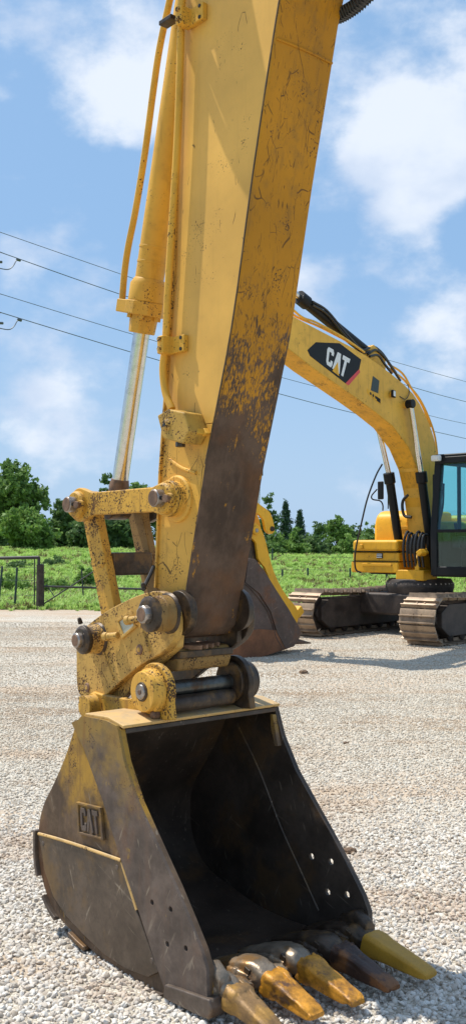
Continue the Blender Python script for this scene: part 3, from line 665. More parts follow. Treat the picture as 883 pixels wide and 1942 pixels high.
B().prism(rear + rz_[::-1], AW0 - .01, AW1 + .01).build('rear_plate', 'armlow', arm, .003)
# bosses at the link pin and the arm nose
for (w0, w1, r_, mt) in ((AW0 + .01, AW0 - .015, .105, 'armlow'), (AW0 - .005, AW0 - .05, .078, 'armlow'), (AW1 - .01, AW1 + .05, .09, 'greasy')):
    B().lathe((P4[0], w0, P4[1]), (P4[0], w1, P4[1]), [(0, r_), (abs(w1 - w0) - .006, r_ * .97), (abs(w1 - w0), r_ * .9)], 36).build('link_boss', mt, arm, .002)
B().lathe((P4[0], .232, P4[1]), (P4[0], .243, P4[1]), [(0, .074), (.011, .080)], 30).rough(.006, 30, 0).build('grease_ring', 'greasy', arm, .002)
for (w0, w1, r_) in ((AW0 + .01, AW0 - .022, .10), (AW1 - .01, AW1 + .025, .10)):
    B().lathe((P1[0], w0, P1[1]), (P1[0], w1, P1[1]), [(0, r_), (abs(w1 - w0), r_ * .93)], 36).build('nose_boss', 'greasy', arm, .003)
# ---- side links, H link
def sidelink(w0, w1, mat, mat2):
    def bar(P, Q, r0, r1, waist):
        P, Q = Vector(P), Vector(Q); d = (Q - P).normalized(); n = Vector((-d.y, d.x)); L_ = (Q - P).length; o = []
        a0 = math.degrees(math.atan2(n.y, n.x))
        o += circle(P.x, P.y, r0, 14, a0 - 18, a0 + 198); m1 = P + d * r0 * 1.35; m2 = Q - d * r1 * 1.35
        o += [tuple(m1 - n * waist), tuple(m2 - n * waist)] + circle(Q.x, Q.y, r1, 14, a0 + 162, a0 + 378) + [tuple(m2 + n * waist), tuple(m1 + n * waist)]
        return o
    return B().prism(bar(P3, P4, .082, .078, .054), w0, w1).build('side_link', mat, EX, .006)
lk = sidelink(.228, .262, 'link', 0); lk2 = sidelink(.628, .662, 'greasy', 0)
for P, r_ in ((P3, .066), (P4, .068)):
    B().lathe((P[0], .23, P[1]), (P[0], .198, P[1]), [(0, r_), (.02, r_), (.024, r_ * .93), (.032, r_ * .88)], 32).build('pin_boss', 'link', lk, .003)
    B().lathe((P[0], .21, P[1]), (P[0], .158, P[1]), [(0, .038), (.048, .038), (.052, .033)], 28).build('pin_end', 'pin', lk, .002)
    B().lathe((P[0], .159, P[1]), (P[0], .156, P[1]), [(0, .034), (.003, .032)], 24).build('pin_face', 'rust', lk, 0)
    B().lathe((P[0] + .032, .175, P[1] - .0), (P[0] + .041, .172, P[1]), [(0, .010), (.01, .009)], 12).build('pin_hole', 'rubber', lk, 0)
    B().lathe((P[0] + .066, .205, P[1] - .004), (P[0] + .072, .172, P[1] - .004), [(0, .014), (.026, .014), (.028, .018), (.040, .018)], 6).build('retainer_bolt', 'rust', lk, .001)
    B().lathe((P[0] + .06, .205, P[1] - .002), (P[0] + .062, .19, P[1] - .002), [(0, .024), (.015, .021)], 14).build('bolt_boss', 'link', lk, .002)
    B().cyl((P[0], .26, P[1]), (P[0], .63 if P is P3 else .28, P[1]), .036).build('pin_shaft', 'greasy', lk, 0)
def leg(w0, w1, mat):
    a, c = Vector(P3), Vector(P2); pf = []
    top, bot = .052, .062
    pr = circle(a.x, a.y, .068, 12, 0, 180) + [(a.x - .062, a.y - .06), (c.x - .062, c.y + .04)] + circle(c.x, c.y, .066, 12, 180, 360) + [(c.x + .064, c.y + .04), (a.x + .064, a.y - .06)]
    return B().prism(pr, w0, w1).build('power_link', mat, EX, .006)
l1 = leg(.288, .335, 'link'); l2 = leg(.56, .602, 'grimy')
cm = (Vector(P3) + Vector(P2)) / 2
B().box((cm.x + .01, .4475, cm.y + .03), (.085, .225, .11)).build('cross_tube', 'greasy', l1, .01)
u_, z_ = F.un(201, 1067, .288); B().lathe((cm.x + .012, .29, cm.y + .05), (cm.x + .012, .276, cm.y + .05), [(0, .036), (.006, .036), (.010, .026), (.013, .026)], 24).build('link_plug', 'link', l1, .003)
# ---- bucket cylinder
WC = .445
cyl = [F.un(x, y, WC) for x, y in ((222, 915), (264, 632), (276, 560), (289, 490), (352, 62))]
ax0 = Vector((P3[0], WC, P3[1])); axT = Vector((cyl[4][0], WC, cyl[4][1])); dcy = (axT - ax0).normalized()
def on(t): return ax0 + dcy * t
tg = (Vector((cyl[1][0], WC, cyl[1][1])) - ax0).length
rod = B().cyl(on(.10), on(tg + .1), .040, seg=40).build('cylinder_rod', 'chrome', EX, 0)
B().lathe((P3[0], WC - .055, P3[1]), (P3[0], WC + .055, P3[1]), [(0, .07), (.11, .07)], 28).build('rod_eye', 'greasy', rod, .006)
B().lathe(on(.03), on(.135), [(0, .05), (.07, .05), (.105, .043)], 28).build('rod_neck', 'rust', rod, .003)
barrel = B().lathe(on(tg + .10), on(tg + 2.6), [(0, .069), (2.5, .069)], 44).build('cylinder_barrel', 'tube', EX, .003)
B().lathe(on(tg), on(tg + .10), [(0, .064), (.09, .070)], 10, .2).build('gland', 'tube', barrel, .006)
B().lathe(on(tg + .085), on(tg + .150), [(0, .098), (.065, .098)], 8, .35).build('gland_flange', 'tube', barrel, .005)
B().lathe(on(tg + .149), on(tg + .262), [(0, .088), (.082, .088), (.112, .071)], 40).build('gland_head', 'tube', barrel, .005)
Ty = Vector((0, 1, 0)); Tn = dcy.cross(Ty).normalized()
if Tn.x < 0: Tn = -Tn
for k in range(6):
    a = k * math.pi / 3 + .3; o_ = (Tn * math.cos(a) + Ty * math.sin(a)) * .074
    B().cyl(on(tg + .066) + o_, on(tg + .09) + o_, .013, seg=6).build('flange_bolt', 'tube', barrel, .001)
for k, (a0_, s_) in enumerate(((.33, .071), (.40, .0715))):
    B().lathe(on(tg + a0_), on(tg + a0_ + .012), [(0, s_), (.012, s_)], 36).build('barrel_band', 'tube', barrel, .002)
blk = on(tg + .118) - Tn * .118 - Ty * .02
rotc = Matrix((Tn, Ty, dcy)).transposed()
B().box(blk, (.085, .085, .062), rotc).build('port_block', 'tube', barrel, .005)
for dz in (-.014, .016):
    B().cyl(blk - Tn * .042 + dcy * dz - Ty * .018, blk - Tn * .058 + dcy * dz - Ty * .018, .012, .009, 12).build('port_bolt', 'tube', barrel, 0)
# ---- steel pipes along the arm
pA = [(231, 582), (236, 520), (243, 470), (257, 400), (275, 290), (291, 170), (303, 90), (322, 0), (345, -110), (390, -300)]
pipeA = B().tube([(F.un(x, y, .41)[0], .41, F.un(x, y, .41)[1]) for x, y in pA], .0165, 14, 5).build('hydraulic_pipe', 'tube', EX, 0)
pB = [(352, -300), (348, -100), (343, 60), (337, 250), (326, 430), (318, 560), (314, 650), (309, 700), (314, 745), (326, 776)]
pipeB = B().tube([(F.un(x, y, .255)[0], .255, F.un(x, y, .255)[1]) for x, y in pB], .0165, 14, 5).build('hydraulic_pipe', 'tube', EX, 0)
def bracket(px, py, name):
    u_, z_ = F.un(px, py, .26)
    o = B().box((u_ + .04, .279, z_), (.10, .026, .072)).build(name, 'tube', arm, .004)
    B().box((u_ - .012, .25, z_), (.042, .072, .078)).build('pipe_clamp', 'tube', arm, .006)
    for dz in (-.024, .024):
        B().cyl((u_ + .07, .268, z_ + dz), (u_ + .07, .2625, z_ + dz), .008, seg=12).build('bracket_hole', 'rubber', arm, 0)
    for dz in (-.02, .022): B().lathe((u_ - .01, .216, z_ + dz), (u_ - .01, .202, z_ + dz), [(0, .012), (.012, .011)], 6).build('clamp_bolt', 'coupler', arm, .001)
bracket(322, 655, 'pipe_bracket'); bracket(357, 33, 'pipe_bracket')
u_, z_ = F.un(318, 42, .33); B().box((u_ + .01, .33, z_), (.09, .05, .02)).build('pipe_strap', 'greasy', arm, .003)
# stop block with hex bolt
Mt['grimyy'] = paint('oily_yellow_paint', (.50, .30, .06), .85, .5, 1.0, rough=.5)
kb = up([(301, 788), (322, 776), (352, 782), (362, 818), (350, 842), (312, 832)], .20)
sb = B().prism(kb, .19, .292).build('valve_block', 'grimyy', arm, .008)
B().prism(up([(340, 778), (366, 790), (378, 822), (352, 836)], .24), .235, .292).build('valve_wedge', 'tube', sb.parent, .005)
B().prism(up([(352, 822), (392, 812), (398, 822), (366, 842)], .285), .268, .292).build('valve_foot', 'tube', sb.parent, .004)
u_, z_ = F.un(316, 806, .19); B().lathe((u_, .192, z_), (u_, .176, z_), [(0, .027), (.004, .027), (.008, .020), (.016, .018)], 20).build('valve_cap', 'coupler', arm, .002)
B().lathe((u_, .177, z_), (u_, .174, z_), [(0, .009), (.003, .008)], 6).build('cap_socket', 'rubber', arm, 0)
u_, z_ = F.un(342, 838, .215); B().lathe((u_, .215, z_ + .03), (u_, .215, z_ - .022), [(0, .016), (.03, .016), (.031, .021), (.05, .021), (.052, .017)], 6).build('hex_bolt', 'greasy', arm, .001)
bd = up([(322, 872), (345, 888), (372, 897)], AW0); B().tube([(p[0], AW0, p[1]) for p in bd], .008, 8, 3).build('weld_bead', 'armlow', arm, 0)
# ---- upper end out of the picture: boom fork, boom stub, hoses
pinU = (lerp_z(frontl, 5.0) - .22 if frontl[0][1] > 5 else frontl[0][0] - .25, frontl[0][1] - .35)
zt = frontl[0][1]; xf = frontl[0][0]; xr_ = rear[0][0]
bo = [(xf - .35, zt - .22), (xf - .1, zt - .36), (xf + .35, zt - .2), (xf + 2.6, zt + .9), (xf + 2.6, zt + 1.6), (xf + .3, zt + .55), (xf - .3, zt + .1)]
B().prism(bo, .16, .27).build('boom_fork', 'arm', EX, .006); B().prism(bo, .62, .73).build('boom_fork', 'arm', EX, .006)
B().prism([(xf + .6, zt - .02), (xf + 2.6, zt + .92), (xf + 2.6, zt + 1.55), (xf + .6, zt + .62)], .272, .618).build('boom', 'arm', EX, .006)
h1 = [(xr_ + .02, .20, zt - .1), (xr_ - .12, .12, zt - .45), (xr_ - .05, .11, zt - .9), (xr_ + .0, .20, zt - 1.2)]
hose = B()
hp = [(635, 32), (662, 18), (690, -4), (720, -40), (730, -120)]
hh = [(F.un(x, y, .62)[0], .62, F.un(x, y, .62)[1]) for x, y in [(600, 38)] + hp]
hs = B().tube(hh, .026, 14, 6).build('hydraulic_hose', 'rubber', EX, 0)
coil = []; Pp = [Vector(p) for p in smooth_poly(hh, 30)]; ndd = len(Pp)
for i, p in enumerate(Pp):
    d = (Pp[min(i + 1, ndd - 1)] - Pp[max(i - 1, 0)]).normalized(); a = d.orthogonal().normalized(); c = d.cross(a)
    coil.append(p + (a * math.cos(i * 1.25) + c * math.sin(i * 1.25)) * .031)
B().tube(coil, .0035, 5, 1).build('spring_guard', 'pipe', hs, 0)
for k, (off, amp) in enumerate(((0, .0), (.07, .05), (.16, .02))):       # unseen hoses over the near side, placed to cast a shadow band down the arm
    P_ = [(-.95 + off, .42, 5.15), (-.86 + off, .14 - amp, 5.0), (-.74 + off, .05, 4.75), (-.60 + off, .07, 4.60), (-.45 + off, .2, 4.75), (-.38 + off, .26, 5.0)]
    B().tube(P_, .03, 12, 5).build('hydraulic_hose', 'rubber', EX, 0)

# ------------------------------------------------------------------ parked excavator behind
G = Frame((3.63, 19.55, 0), math.radians(-43)); gp = G.poly
BX = thing('excavator', 'parked yellow excavator with dark tinted cab and long arched boom behind the front arm', 'excavator', G.A, G.rz)
bt = [(445, 560), (470, 553), (500, 566), (539, 591), (590, 619), (640, 645), (687, 671), (743, 711), (782, 747), (805, 787), (821, 829), (829, 870), (833, 920), (836, 1010), (832, 1050)]
bb = [(812, 1062), (808, 1010), (805, 974), (799, 930), (790, 889), (772, 847), (743, 808), (710, 781), (673, 754), (630, 724), (591, 697), (554, 668), (526, 648), (480, 632), (450, 606)]
bpoly = gp(bt + bb, .21)
boom = B().prism(smooth_poly(bpoly, 2, True), -.20, .20).build('boom', 'bgboom', BX, .012)
B().prism(smooth_poly(bpoly, 2, True), .2005, .212).build('boom_side_plate', 'bgboom', boom, .003)
ul = gp(bb[1:-1], .20); ul2 = offset_path(ul, .012); ul3 = offset_path(ul, -.012)
B().prism(ul2 + ul3[::-1], -.215, .214).build('boom_underside', 'bgunder', boom, .003)
def lab(pts, y0, y1, mat, name, par=boom): return B().prism(gp(pts, .212), y0, y1).build(name, mat, par, 0)
lab([(582, 664), (598, 649), (643, 651), (684, 682), (680, 700), (654, 727), (640, 716), (587, 675)], .2125, .2155, 'black', 'decal')
lab([(680, 700), (682, 706), (660, 731), (654, 727)], .2125, .216, 'red', 'decal_stripe')
q = gp([(620, 657), (663, 681), (653, 717), (617, 690)], .212)
for shp, x0, x1 in ((LOGO_C, 0, .30), (LOGO_A, .34, .68), (LOGO_T, .68, 1)): B().prism(place2d(shp, q, x0, x1), .2155, .218).build('decal_letter', 'white', boom, 0)
B().prism(place2d([(.5, .50), (1.0, -.12), (0, -.12)], q, .34, .70), .2185, .2205).build('decal_triangle', 'bgy', boom, 0)
lab([(706, 713), (718, 722), (716, 746), (702, 740)], .2125, .216, 'dgreen', 'decal_square')
lab([(695, 737), (720, 755), (721, 765), (718, 766), (695, 745)], .2125, .216, 'bgy', 'model_decal')
for k in range(4): lab([(700 + 5 * k, 743 + 3.6 * k), (703 + 5 * k, 745 + 3.6 * k), (703 + 5 * k, 750 + 3.6 * k), (700 + 5 * k, 748 + 3.6 * k)], .2162, .218, 'black', 'decal_digit')
lab([(713, 752), (720, 757), (720, 765), (713, 760)], .2163, .218, 'black', 'decal_patch')
def gl(px, py, wv): u_, z_ = G.un(px, py, wv); return Vector((u_, wv, z_))
p = gl(745, 747, .27); wl = B().box(p, (.15, .06, .14), Matrix.Rotation(.3, 3, 'Z')).build('work_lamp', 'black', BX, .02)
B().box(p + Vector((.01, .032, 0)), (.11, .012, .10), Matrix.Rotation(.3, 3, 'Z')).build('lamp_lens', 'lampglass', wl, .01)
B().cyl(p - Vector((0, .08, 0)), p, .04).build('lamp_bracket', 'bgy', wl, 0)
# boom lift cylinders
def liftcyl(w_, top, mid, bot, nm='lift_cylinder'):
    T, Mi, Bo = gl(*top, w_), gl(*mid, w_), gl(*bot, w_)
    c = B().lathe(Bo, Mi, [(0, .085), ((Mi - Bo).length - .22, .085), ((Mi - Bo).length - .2, .11), ((Mi - Bo).length, .11)], 26).build(nm, 'black', BX, .006)
    B().cyl(Mi, T, .05, seg=22).build('chrome_rod', 'chrome', c, 0)
    B().lathe(T - Vector((0, .07, 0)), T + Vector((0, .07, 0)), [(0, .085), (.14, .085)], 20).build('rod_end', 'black', c, .01)
    B().cyl(T - Vector((0, .16 if w_ > 0 else -.16, 0)), T, .07).build('rod_pin', 'bgboom', c, 0)
liftcyl(.33, (777, 766), (797, 895), (822, 1085)); liftcyl(-.33, (714, 800), (736, 897), (763, 1080))
# stick cylinder on top of the boom
T, Mi, Bo = gl(455, 470, 0), gl(566, 563, 0), gl(700, 672, 0)
sc_ = B().lathe(Bo, Mi, [(0, .095), ((Mi - Bo).length - .25, .095), ((Mi - Bo).length - .22, .12), ((Mi - Bo).length, .12)], 26).build('stick_cylinder', 'black', BX, .006)
B().cyl(Mi, T, .055, seg=22).build('chrome_rod', 'chrome', sc_, 0)
B().prism(gp([(670, 672), (700, 655), (722, 680), (722, 705)], 0), -.10, .10).build('cylinder_bracket', 'bgboom', BX, .01)
for off, r_ in ((0, .022), (6, .02)):
    B().tube([gl(592, 572 + off, .12), gl(620, 590 + off, .13), gl(655, 632 + off, .13), gl(684, 662 + off, .12), gl(700, 660 + off, .13)], r_, 8, 5).build('hydraulic_hose', 'rubber', BX, 0)
for k, hp in enumerate(([(692, 668), (705, 657), (722, 668), (738, 690), (750, 708)], [(696, 672), (712, 664), (730, 680), (745, 702), (758, 722)], [(700, 676), (716, 674), (728, 690), (742, 708)])):
    B().tube([gl(x, y, .05 + .07 * k) for x, y in hp], .024, 8, 5).build('hydraulic_hose', 'rubber', BX, 0)
for k, hp in enumerate(([(540, 571), (558, 590), (575, 603), (600, 612), (650, 640), (690, 668)], [(540, 580), (560, 600), (610, 622), (680, 660), (735, 698), (760, 716), (775, 732), (795, 757), (812, 792), (824, 830), (830, 880)], [(735, 690), (762, 708), (780, 738), (800, 770), (815, 810)])):
    B().tube([gl(x, y, .17 - .1 * k) for x, y in hp], .02, 8, 4).build('boom_pipe', 'bgboom', boom, 0)
B().tube([gl(757, 752, .22), gl(768, 757, .24), gl(775, 745, .23), gl(772, 728, .18)], .008, 6, 5).build('lamp_cable', 'rubber', BX, 0)
# stick, cylinder and linkage beyond the front arm
st = gp([(440, 505), (470, 512), (484, 560), (478, 640), (468, 830), (466, 1000), (455, 1030), (440, 1010), (425, 640), (410, 560)], .0)
B().prism(st, -.17, .17).build('stick', 'bgboom', BX, .01)
cy0, cy1 = gl(497, 640, 0), gl(491, 880, 0)
B().lathe(gl(489, 660, .0), gl(489, 880, 0), [(0, .08), ((cy0 - cy1).length, .08)], 20).build('bucket_cylinder', 'black', BX, .006)
B().cyl(gl(489, 880, 0), gl(486, 965, 0), .05).build('chrome_rod', 'chrome', BX, 0)
B().tube([gl(500, 720, .2), gl(513, 745, .25), gl(508, 785, .25), gl(500, 806, .2)], .022, 8, 6).build('hydraulic_hose', 'rubber', BX, 0)
bk_side = gp([(462, 1072), (470, 1060), (482, 1060), (497, 1078), (520, 1115), (548, 1158), (563, 1182), (570, 1200), (560, 1222), (540, 1232), (505, 1244), (474, 1252), (446, 1250), (428, 1238), (436, 1195), (452, 1148), (445, 1118), (458, 1100)], .45)
bgb = B().prism(smooth_poly(bk_side, 3, True), .425, .45).build('bucket', 'bgbucket', BX, .006)
B().prism(smooth_poly(bk_side, 3, True), -.45, -.425).build('bucket_side_plate', 'bgbucket', bgb, .006)
wr = smooth_poly(gp([(570, 1200), (562, 1222), (540, 1232), (505, 1244), (474, 1252), (446, 1250), (428, 1238), (436, 1195), (452, 1148), (445, 1118), (458, 1100), (470, 1062)], .45), 3)
wr2 = offset_path(wr, .04); B().prism(wr + wr2[::-1], -.424, .424).build('bucket_shell', 'bgbucket', bgb, .004)
B().prism(gp([(440, 1200), (490, 1193), (540, 1196), (550, 1228), (505, 1243), (474, 1251), (446, 1249), (430, 1238)], .455), .4505, .462).build('bucket_wear_plate', 'bgrust', bgb, .004)
B().tube([gl(x, y, .454) for x, y in ((462, 1105), (480, 1122), (505, 1155), (518, 1190), (522, 1208), (536, 1232))], .012, 6, 4).build('weld_bead', 'bgbucket', bgb, 0)
B().prism(gp([(470, 1062), (482, 1060), (497, 1078), (520, 1115), (548, 1158), (570, 1200), (556, 1226), (540, 1230), (524, 1200), (512, 1160), (490, 1125), (464, 1105)], .455), .4505, .468).build('side_cutter', 'bgbucket', bgb, .005)
bk_t0 = G.un(560, 1218, .45); bk_t1 = G.un(591, 1221, .45)
for i in range(5):
    wv = -.40 + .2 * i
    sect_loft([(bk_t0[0] + .10, wv, bk_t0[1] + .02, .055, .07, 0), (bk_t0[0] - .05, wv, bk_t0[1] + .01, .05, .05, 0), (bk_t1[0], wv, bk_t1[1] + .01, .03, .012, 0)], n=10).build('tooth', 'bgbucket', bgb, .003)
th = smooth_poly(gp([(470, 1005), (478, 992), (492, 993), (504, 1012), (514, 1050), (524, 1085), (540, 1118), (556, 1140), (566, 1152), (570, 1165), (566, 1185), (548, 1168), (536, 1150), (520, 1112), (506, 1076), (494, 1060), (490, 1030), (480, 1020)], .2), 2, True)
tb_ = B().prism(th, .10, .15).build('thumb', 'bgy', BX, .01); B().prism(th, -.15, -.10).build('thumb_plate', 'bgy', tb_, .01)
B().box(gl(556, 1160, 0) , (.18, .30, .14), Matrix.Rotation(.6, 3, 'Y')).build('thumb_tip', 'bgy', tb_, .02)
bp = G.un(483, 1006, .15); B().lathe((bp[0], .15, bp[1]), (bp[0], .19, bp[1]), [(0, .075), (.03, .07), (.04, .05)], 24).build('pin_boss', 'bgy', tb_, .004)
B().lathe((bp[0], .19, bp[1]), (bp[0], .20, bp[1]), [(0, .035), (.01, .03)], 18).build('pin_face', 'pin', tb_, 0)
lk_ = smooth_poly(gp([(470, 945), (480, 945), (500, 960), (515, 972), (522, 995), (523, 1008), (515, 1013), (506, 1005), (502, 985), (488, 972), (470, 966)], .2), 2, True)
lo_ = B().prism(lk_, .12, .17).build('thumb_link', 'bgy', BX, .008); B().prism(lk_, -.17, -.12).build('link_plate', 'bgy', lo_, .008)
B().cyl(gl(516, 1003, -.2), gl(516, 1003, .2) - Vector((0, 0, 0)), .04).build('link_pin', 'greasy', lo_, 0)
B().prism(gp([(455, 1020), (480, 1018), (488, 1045), (480, 1075), (458, 1080)], .0), -.09, .09).build('bucket_mount', 'greasy', BX, .02)
B().lathe(gl(468, 1082, -.26), gl(468, 1082, .30), [(0, .085), (.02, .09), (.54, .09), (.56, .085)], 20).build('bucket_boss', 'rust', BX, .004)

# undercarriage
TR_L, TR_R, TR_H = 1.83, .40, .86
def track_path(n):
    R = TR_H / 2; segs = [(2 * TR_L), math.pi * R, 2 * TR_L, math.pi * R]; tot = sum(segs); o = []
    for i in range(n):
        s_ = tot * i / n
        if s_ < segs[0]: o.append((-TR_L + s_, 0.0, 0)); continue
        s_ -= segs[0]
        if s_ < segs[1]: a = s_ / R; o.append((TR_L + R * math.sin(a), R - R * math.cos(a), a)); continue
        s_ -= segs[1]
        if s_ < segs[2]: o.append((TR_L - s_, TR_H - .05 * math.sin(math.pi * s_ / segs[2]), math.pi)); continue
        s_ -= segs[2]; a = s_ / R; o.append((-TR_L - R * math.sin(a), R + R * math.cos(a), math.pi + a))
    return o
def shoe_mesh(wd):
    m = B()
    pf = [(-.088, -.004), (-.084, .012), (-.080, .062), (-.070, .062), (-.060, .012), (-.006, .010), (0, .05), (.010, .05), (.018, .010), (.066, .010), (.086, .002), (.088, -.008)]
    m.prism(pf, -wd / 2, wd / 2)
    for sg in (-1, 1): m.box((0, sg * .075, -.035), (.16, .03, .06))
    for sg in (-1, 1):
        for k in (-1, 1): m.cyl((.02 * k + .005, sg * .075, .012), (.02 * k + .005, sg * .075, .026), .010, seg=6)
    return m
TW = .70
for j, wc in enumerate((1.38, -1.19)):
    tr = B()
    tr.prism([(-1.75, .14), (1.62, .14), (1.86, .30), (1.86, .56), (1.62, .70), (-1.5, .70), (-1.78, .5)], wc - .24, wc + .24)
    track = tr.build('track', 'tframe', BX, .02); track['label'] = ['near crawler track with worn steel shoes', 'far crawler track with worn steel shoes'][j]
    B().prism([(-1.0, .655), (1.0, .655), (1.1, .60), (1.1, .56), (-1.0, .6)], wc - .20, wc + .20).build('frame_cover', 'tframe', track, .01)
    for sx, nm, r_ in ((TR_L, 'idler', .345), (-TR_L, 'sprocket', .345)):
        B().lathe((sx, wc - .08, TR_H / 2), (sx, wc + .08, TR_H / 2), [(0, r_ * .5), (.01, r_ * .9), (.03, r_), (.13, r_), (.15, r_ * .9), (.16, r_ * .5)], 30).build(nm, 'tframe', track, .006)
        B().lathe((sx, wc - .15, TR_H / 2), (sx, wc + .15, TR_H / 2), [(0, .09), (.3, .09)], 20).build('wheel_hub', 'tframe', track, .01)
    for k in range(8):
        x_ = -1.42 + k * .40; B().lathe((x_, wc - .14, .135), (x_, wc + .14, .135), [(0, .06), (.02, .095), (.07, .095), (.08, .07), (.20, .07), (.21, .095), (.26, .095), (.28, .06)], 18).build('roller', 'tframe', track, .004)
    proto = shoe_mesh(TW).build('track_shoe', 'shoe', track, 0, jitter=.002)
    NS = 34
    pth = track_path(NS)
    for i, (x_, z_, a) in enumerate(pth):
        o = proto if i == 0 else proto.copy()
        if i: COL.objects.link(o); o.parent = track
        R0 = TR_H / 2
        o.location = (x_, wc, max(z_, .0) + .03 * (1 - 2 * z_ / TR_H)); o.rotation_euler = (math.pi, -a, 0) if False else (0, 0, 0)
        o.rotation_mode = 'QUATERNION'; tdir = Vector((math.cos(a), 0, math.sin(a))); nrm = Vector((math.sin(a), 0, -math.cos(a)))
        o.rotation_quaternion = Matrix((tdir, nrm.cross(tdir), nrm)).transposed().to_quaternion(); o.scale = (1.0, 1, 1)
sp_len = (4 * TR_L + math.pi * TR_H) / 34; 
for o in [c for t_ in BX.children if t_.name.startswith('track') for c in t_.children if c.name.startswith('track_shoe')]: o.scale[0] = sp_len / .196
B().box((0, 0, .58), (1.3, 2.0, .42)).build('car_body', 'tframe', BX, .05)
B().lathe((0, 0, .78), (0, 0, 1.06), [(0, .62), (.12, .66), (.18, .66), (.28, .6)], 44).build('slewing_ring', 'tframe', BX, .008)
for k in range(36):
    a = k * math.pi / 18; B().cyl((.64 * math.cos(a), .64 * math.sin(a), .96), (.64 * math.cos(a), .64 * math.sin(a), .985), .02, seg=6).build('ring_bolt', 'pin', BX, 0)
# upper body
ZB = 1.12
B().box((-1.45, 0, ZB + .07), (2.7, 2.5, .14)).build('upper_frame', 'black', BX, .02)
B().box((-1.1, -.3, ZB + .62), (1.6, 2.0, .86)).build('engine_house', 'bgy', BX, .08)
cwp = [(-2.75 + .0, ZB + .02), (-2.95, ZB + .2), (-2.95, ZB + 1.1), (-2.6, ZB + 1.22), (-1.95, ZB + 1.22), (-1.95, ZB + .02)]
B().prism(cwp, -1.33, 1.33).build('counterweight', 'bgy', BX, .10)
# right hand boxes: from the pixel outline on the front face
def fx(px, u): # lateral position where a line of sight meets the plane x = u of the machine
    r = ray(px, 1030); O = Vector((0, 0, H)); t = ((G.A + G.M * u - O).dot(G.M)) / r.dot(G.M); return (O + r * t - G.A).dot(G.L)
def fz(px, py, u):
    r = ray(px, py); O = Vector((0, 0, H)); t = ((G.A + G.M * u - O).dot(G.M)) / r.dot(G.M); return (O + r * t).z
UF = .55
wl_, wr_ = fx(664, UF), fx(754, UF)
z0_, z1_, z2_, z3_ = fz(700, 1086, UF), fz(700, 1064, UF), fz(700, 1046, UF), fz(700, 1024, UF)
def bxx(name, x0, x1, y0, y1, za, zb, mat, bev=.03, par=BX): return B().box(((x0 + x1) / 2, (y0 + y1) / 2, (za + zb) / 2), (abs(x1 - x0), abs(y1 - y0), abs(zb - za))).build(name, mat, par, bev)
bxx('lower_step_box', -.9, UF, wl_ + .005, wr_, z0_, z1_ - .01, 'bgy'); bxx('storage_box', -.9, UF - .03, wl_ + .03, wr_, z1_ - .008, z2_ - .01, 'bgy')
tbx = bxx('storage_lid', -.9, UF + .02, wl_ + .05, wr_, z2_, z3_ + .0, 'bgy', .06)
for zz in (z1_ - .008, z2_ - .002): bxx('lid_seam', -.88, UF + .001, wl_ + .035, wr_ - .01, zz - .006, zz + .006, 'black', 0)
wv_ = fx(721, UF); zv = fz(721, 1054, UF); bxx('vent', UF - .04, UF - .015, wv_ - .11, wv_ + .03, zv - .05, zv + .05, 'black', .004)
for k in range(3): bxx('vent_slat', UF - .02, UF + .0, wv_ - .10, wv_ + .02, zv - .035 + .03 * k, zv - .022 + .03 * k, 'white', 0)
bxx('step_plate', UF - .01, UF + .012, wl_ + .28, wr_ - .15, z1_ - .10, z1_ - .05, 'bgy', .006)
bxx('lid_handle', UF, UF + .05, wl_ + .25, wl_ + .32, z2_ + .06, z2_ + .14, 'bgy', .01)
UR = .05
wa, wb = fx(708, UR), fx(775, UR); zt2 = fz(740, 968, UR)
B().prism([(UR, z3_ - .1), (UR, zt2 - .25), (UR - .05, zt2 - .1), (UR - .2, zt2), (-1.6, zt2), (-1.6, z3_ - .1)], wa, wb).build('tank_housing', 'bgy', BX, .08)
wq = fx(748, UR); zq = fz(748, 1000, UR); bxx('hand_recess', UR - .02, UR + .012, wq - .02, wq + .4, zq - .05, zq + .02, 'bgunder', .005)
B().lathe((UR - .4, wb - .25, zt2 - .02), (UR - .4, wb - .25, zt2 + .12), [(0, .07), (.10, .07), (.14, .05)], 20).build('filler_cap', 'bgunder', BX, .004)
def gx(px, py, u): r = ray(px, py); O = Vector((0, 0, H)); t = ((G.A + G.M * u - O).dot(G.M)) / r.dot(G.M); P = O + r * t - G.A; return Vector((u, P.dot(G.L), P.z))
mr = B().tube([gx(725, 968, .1), gx(725, 958, .15), gx(720, 950, .2), gx(706, 947, .25), (gx(704, 940, .3)), gx(714, 928, .3)], .014, 8, 5).build('mirror_arm', 'black', BX, 0)
B().box(gx(721, 930, .3), (.05, .13, .36)).build('mirror_head', 'black', mr, .02)
B().tube([gx(774, 938, .2), gx(764, 948, .2), gx(762, 962, .2), gx(766, 978, .2), (gx(779, 981, .2))], .03, 8, 5).build('grab_rail', 'pipe', BX, 0)
B().tube([gx(735, 965, .1), gx(735, 940, .1)], .012, 6, 1).build('rail_post', 'black', BX, 0)
B().tube([gx(724, 880, .72), gx(712, 902, .75), gx(696, 945, .8), gx(685, 990, .8), gx(676, 1030, .8), gx(672, 1058, .78), gx(674, 1080, .7), gx(684, 1086, .62)], .017, 8, 5).build('hose_whip', 'rubber', BX, 0)
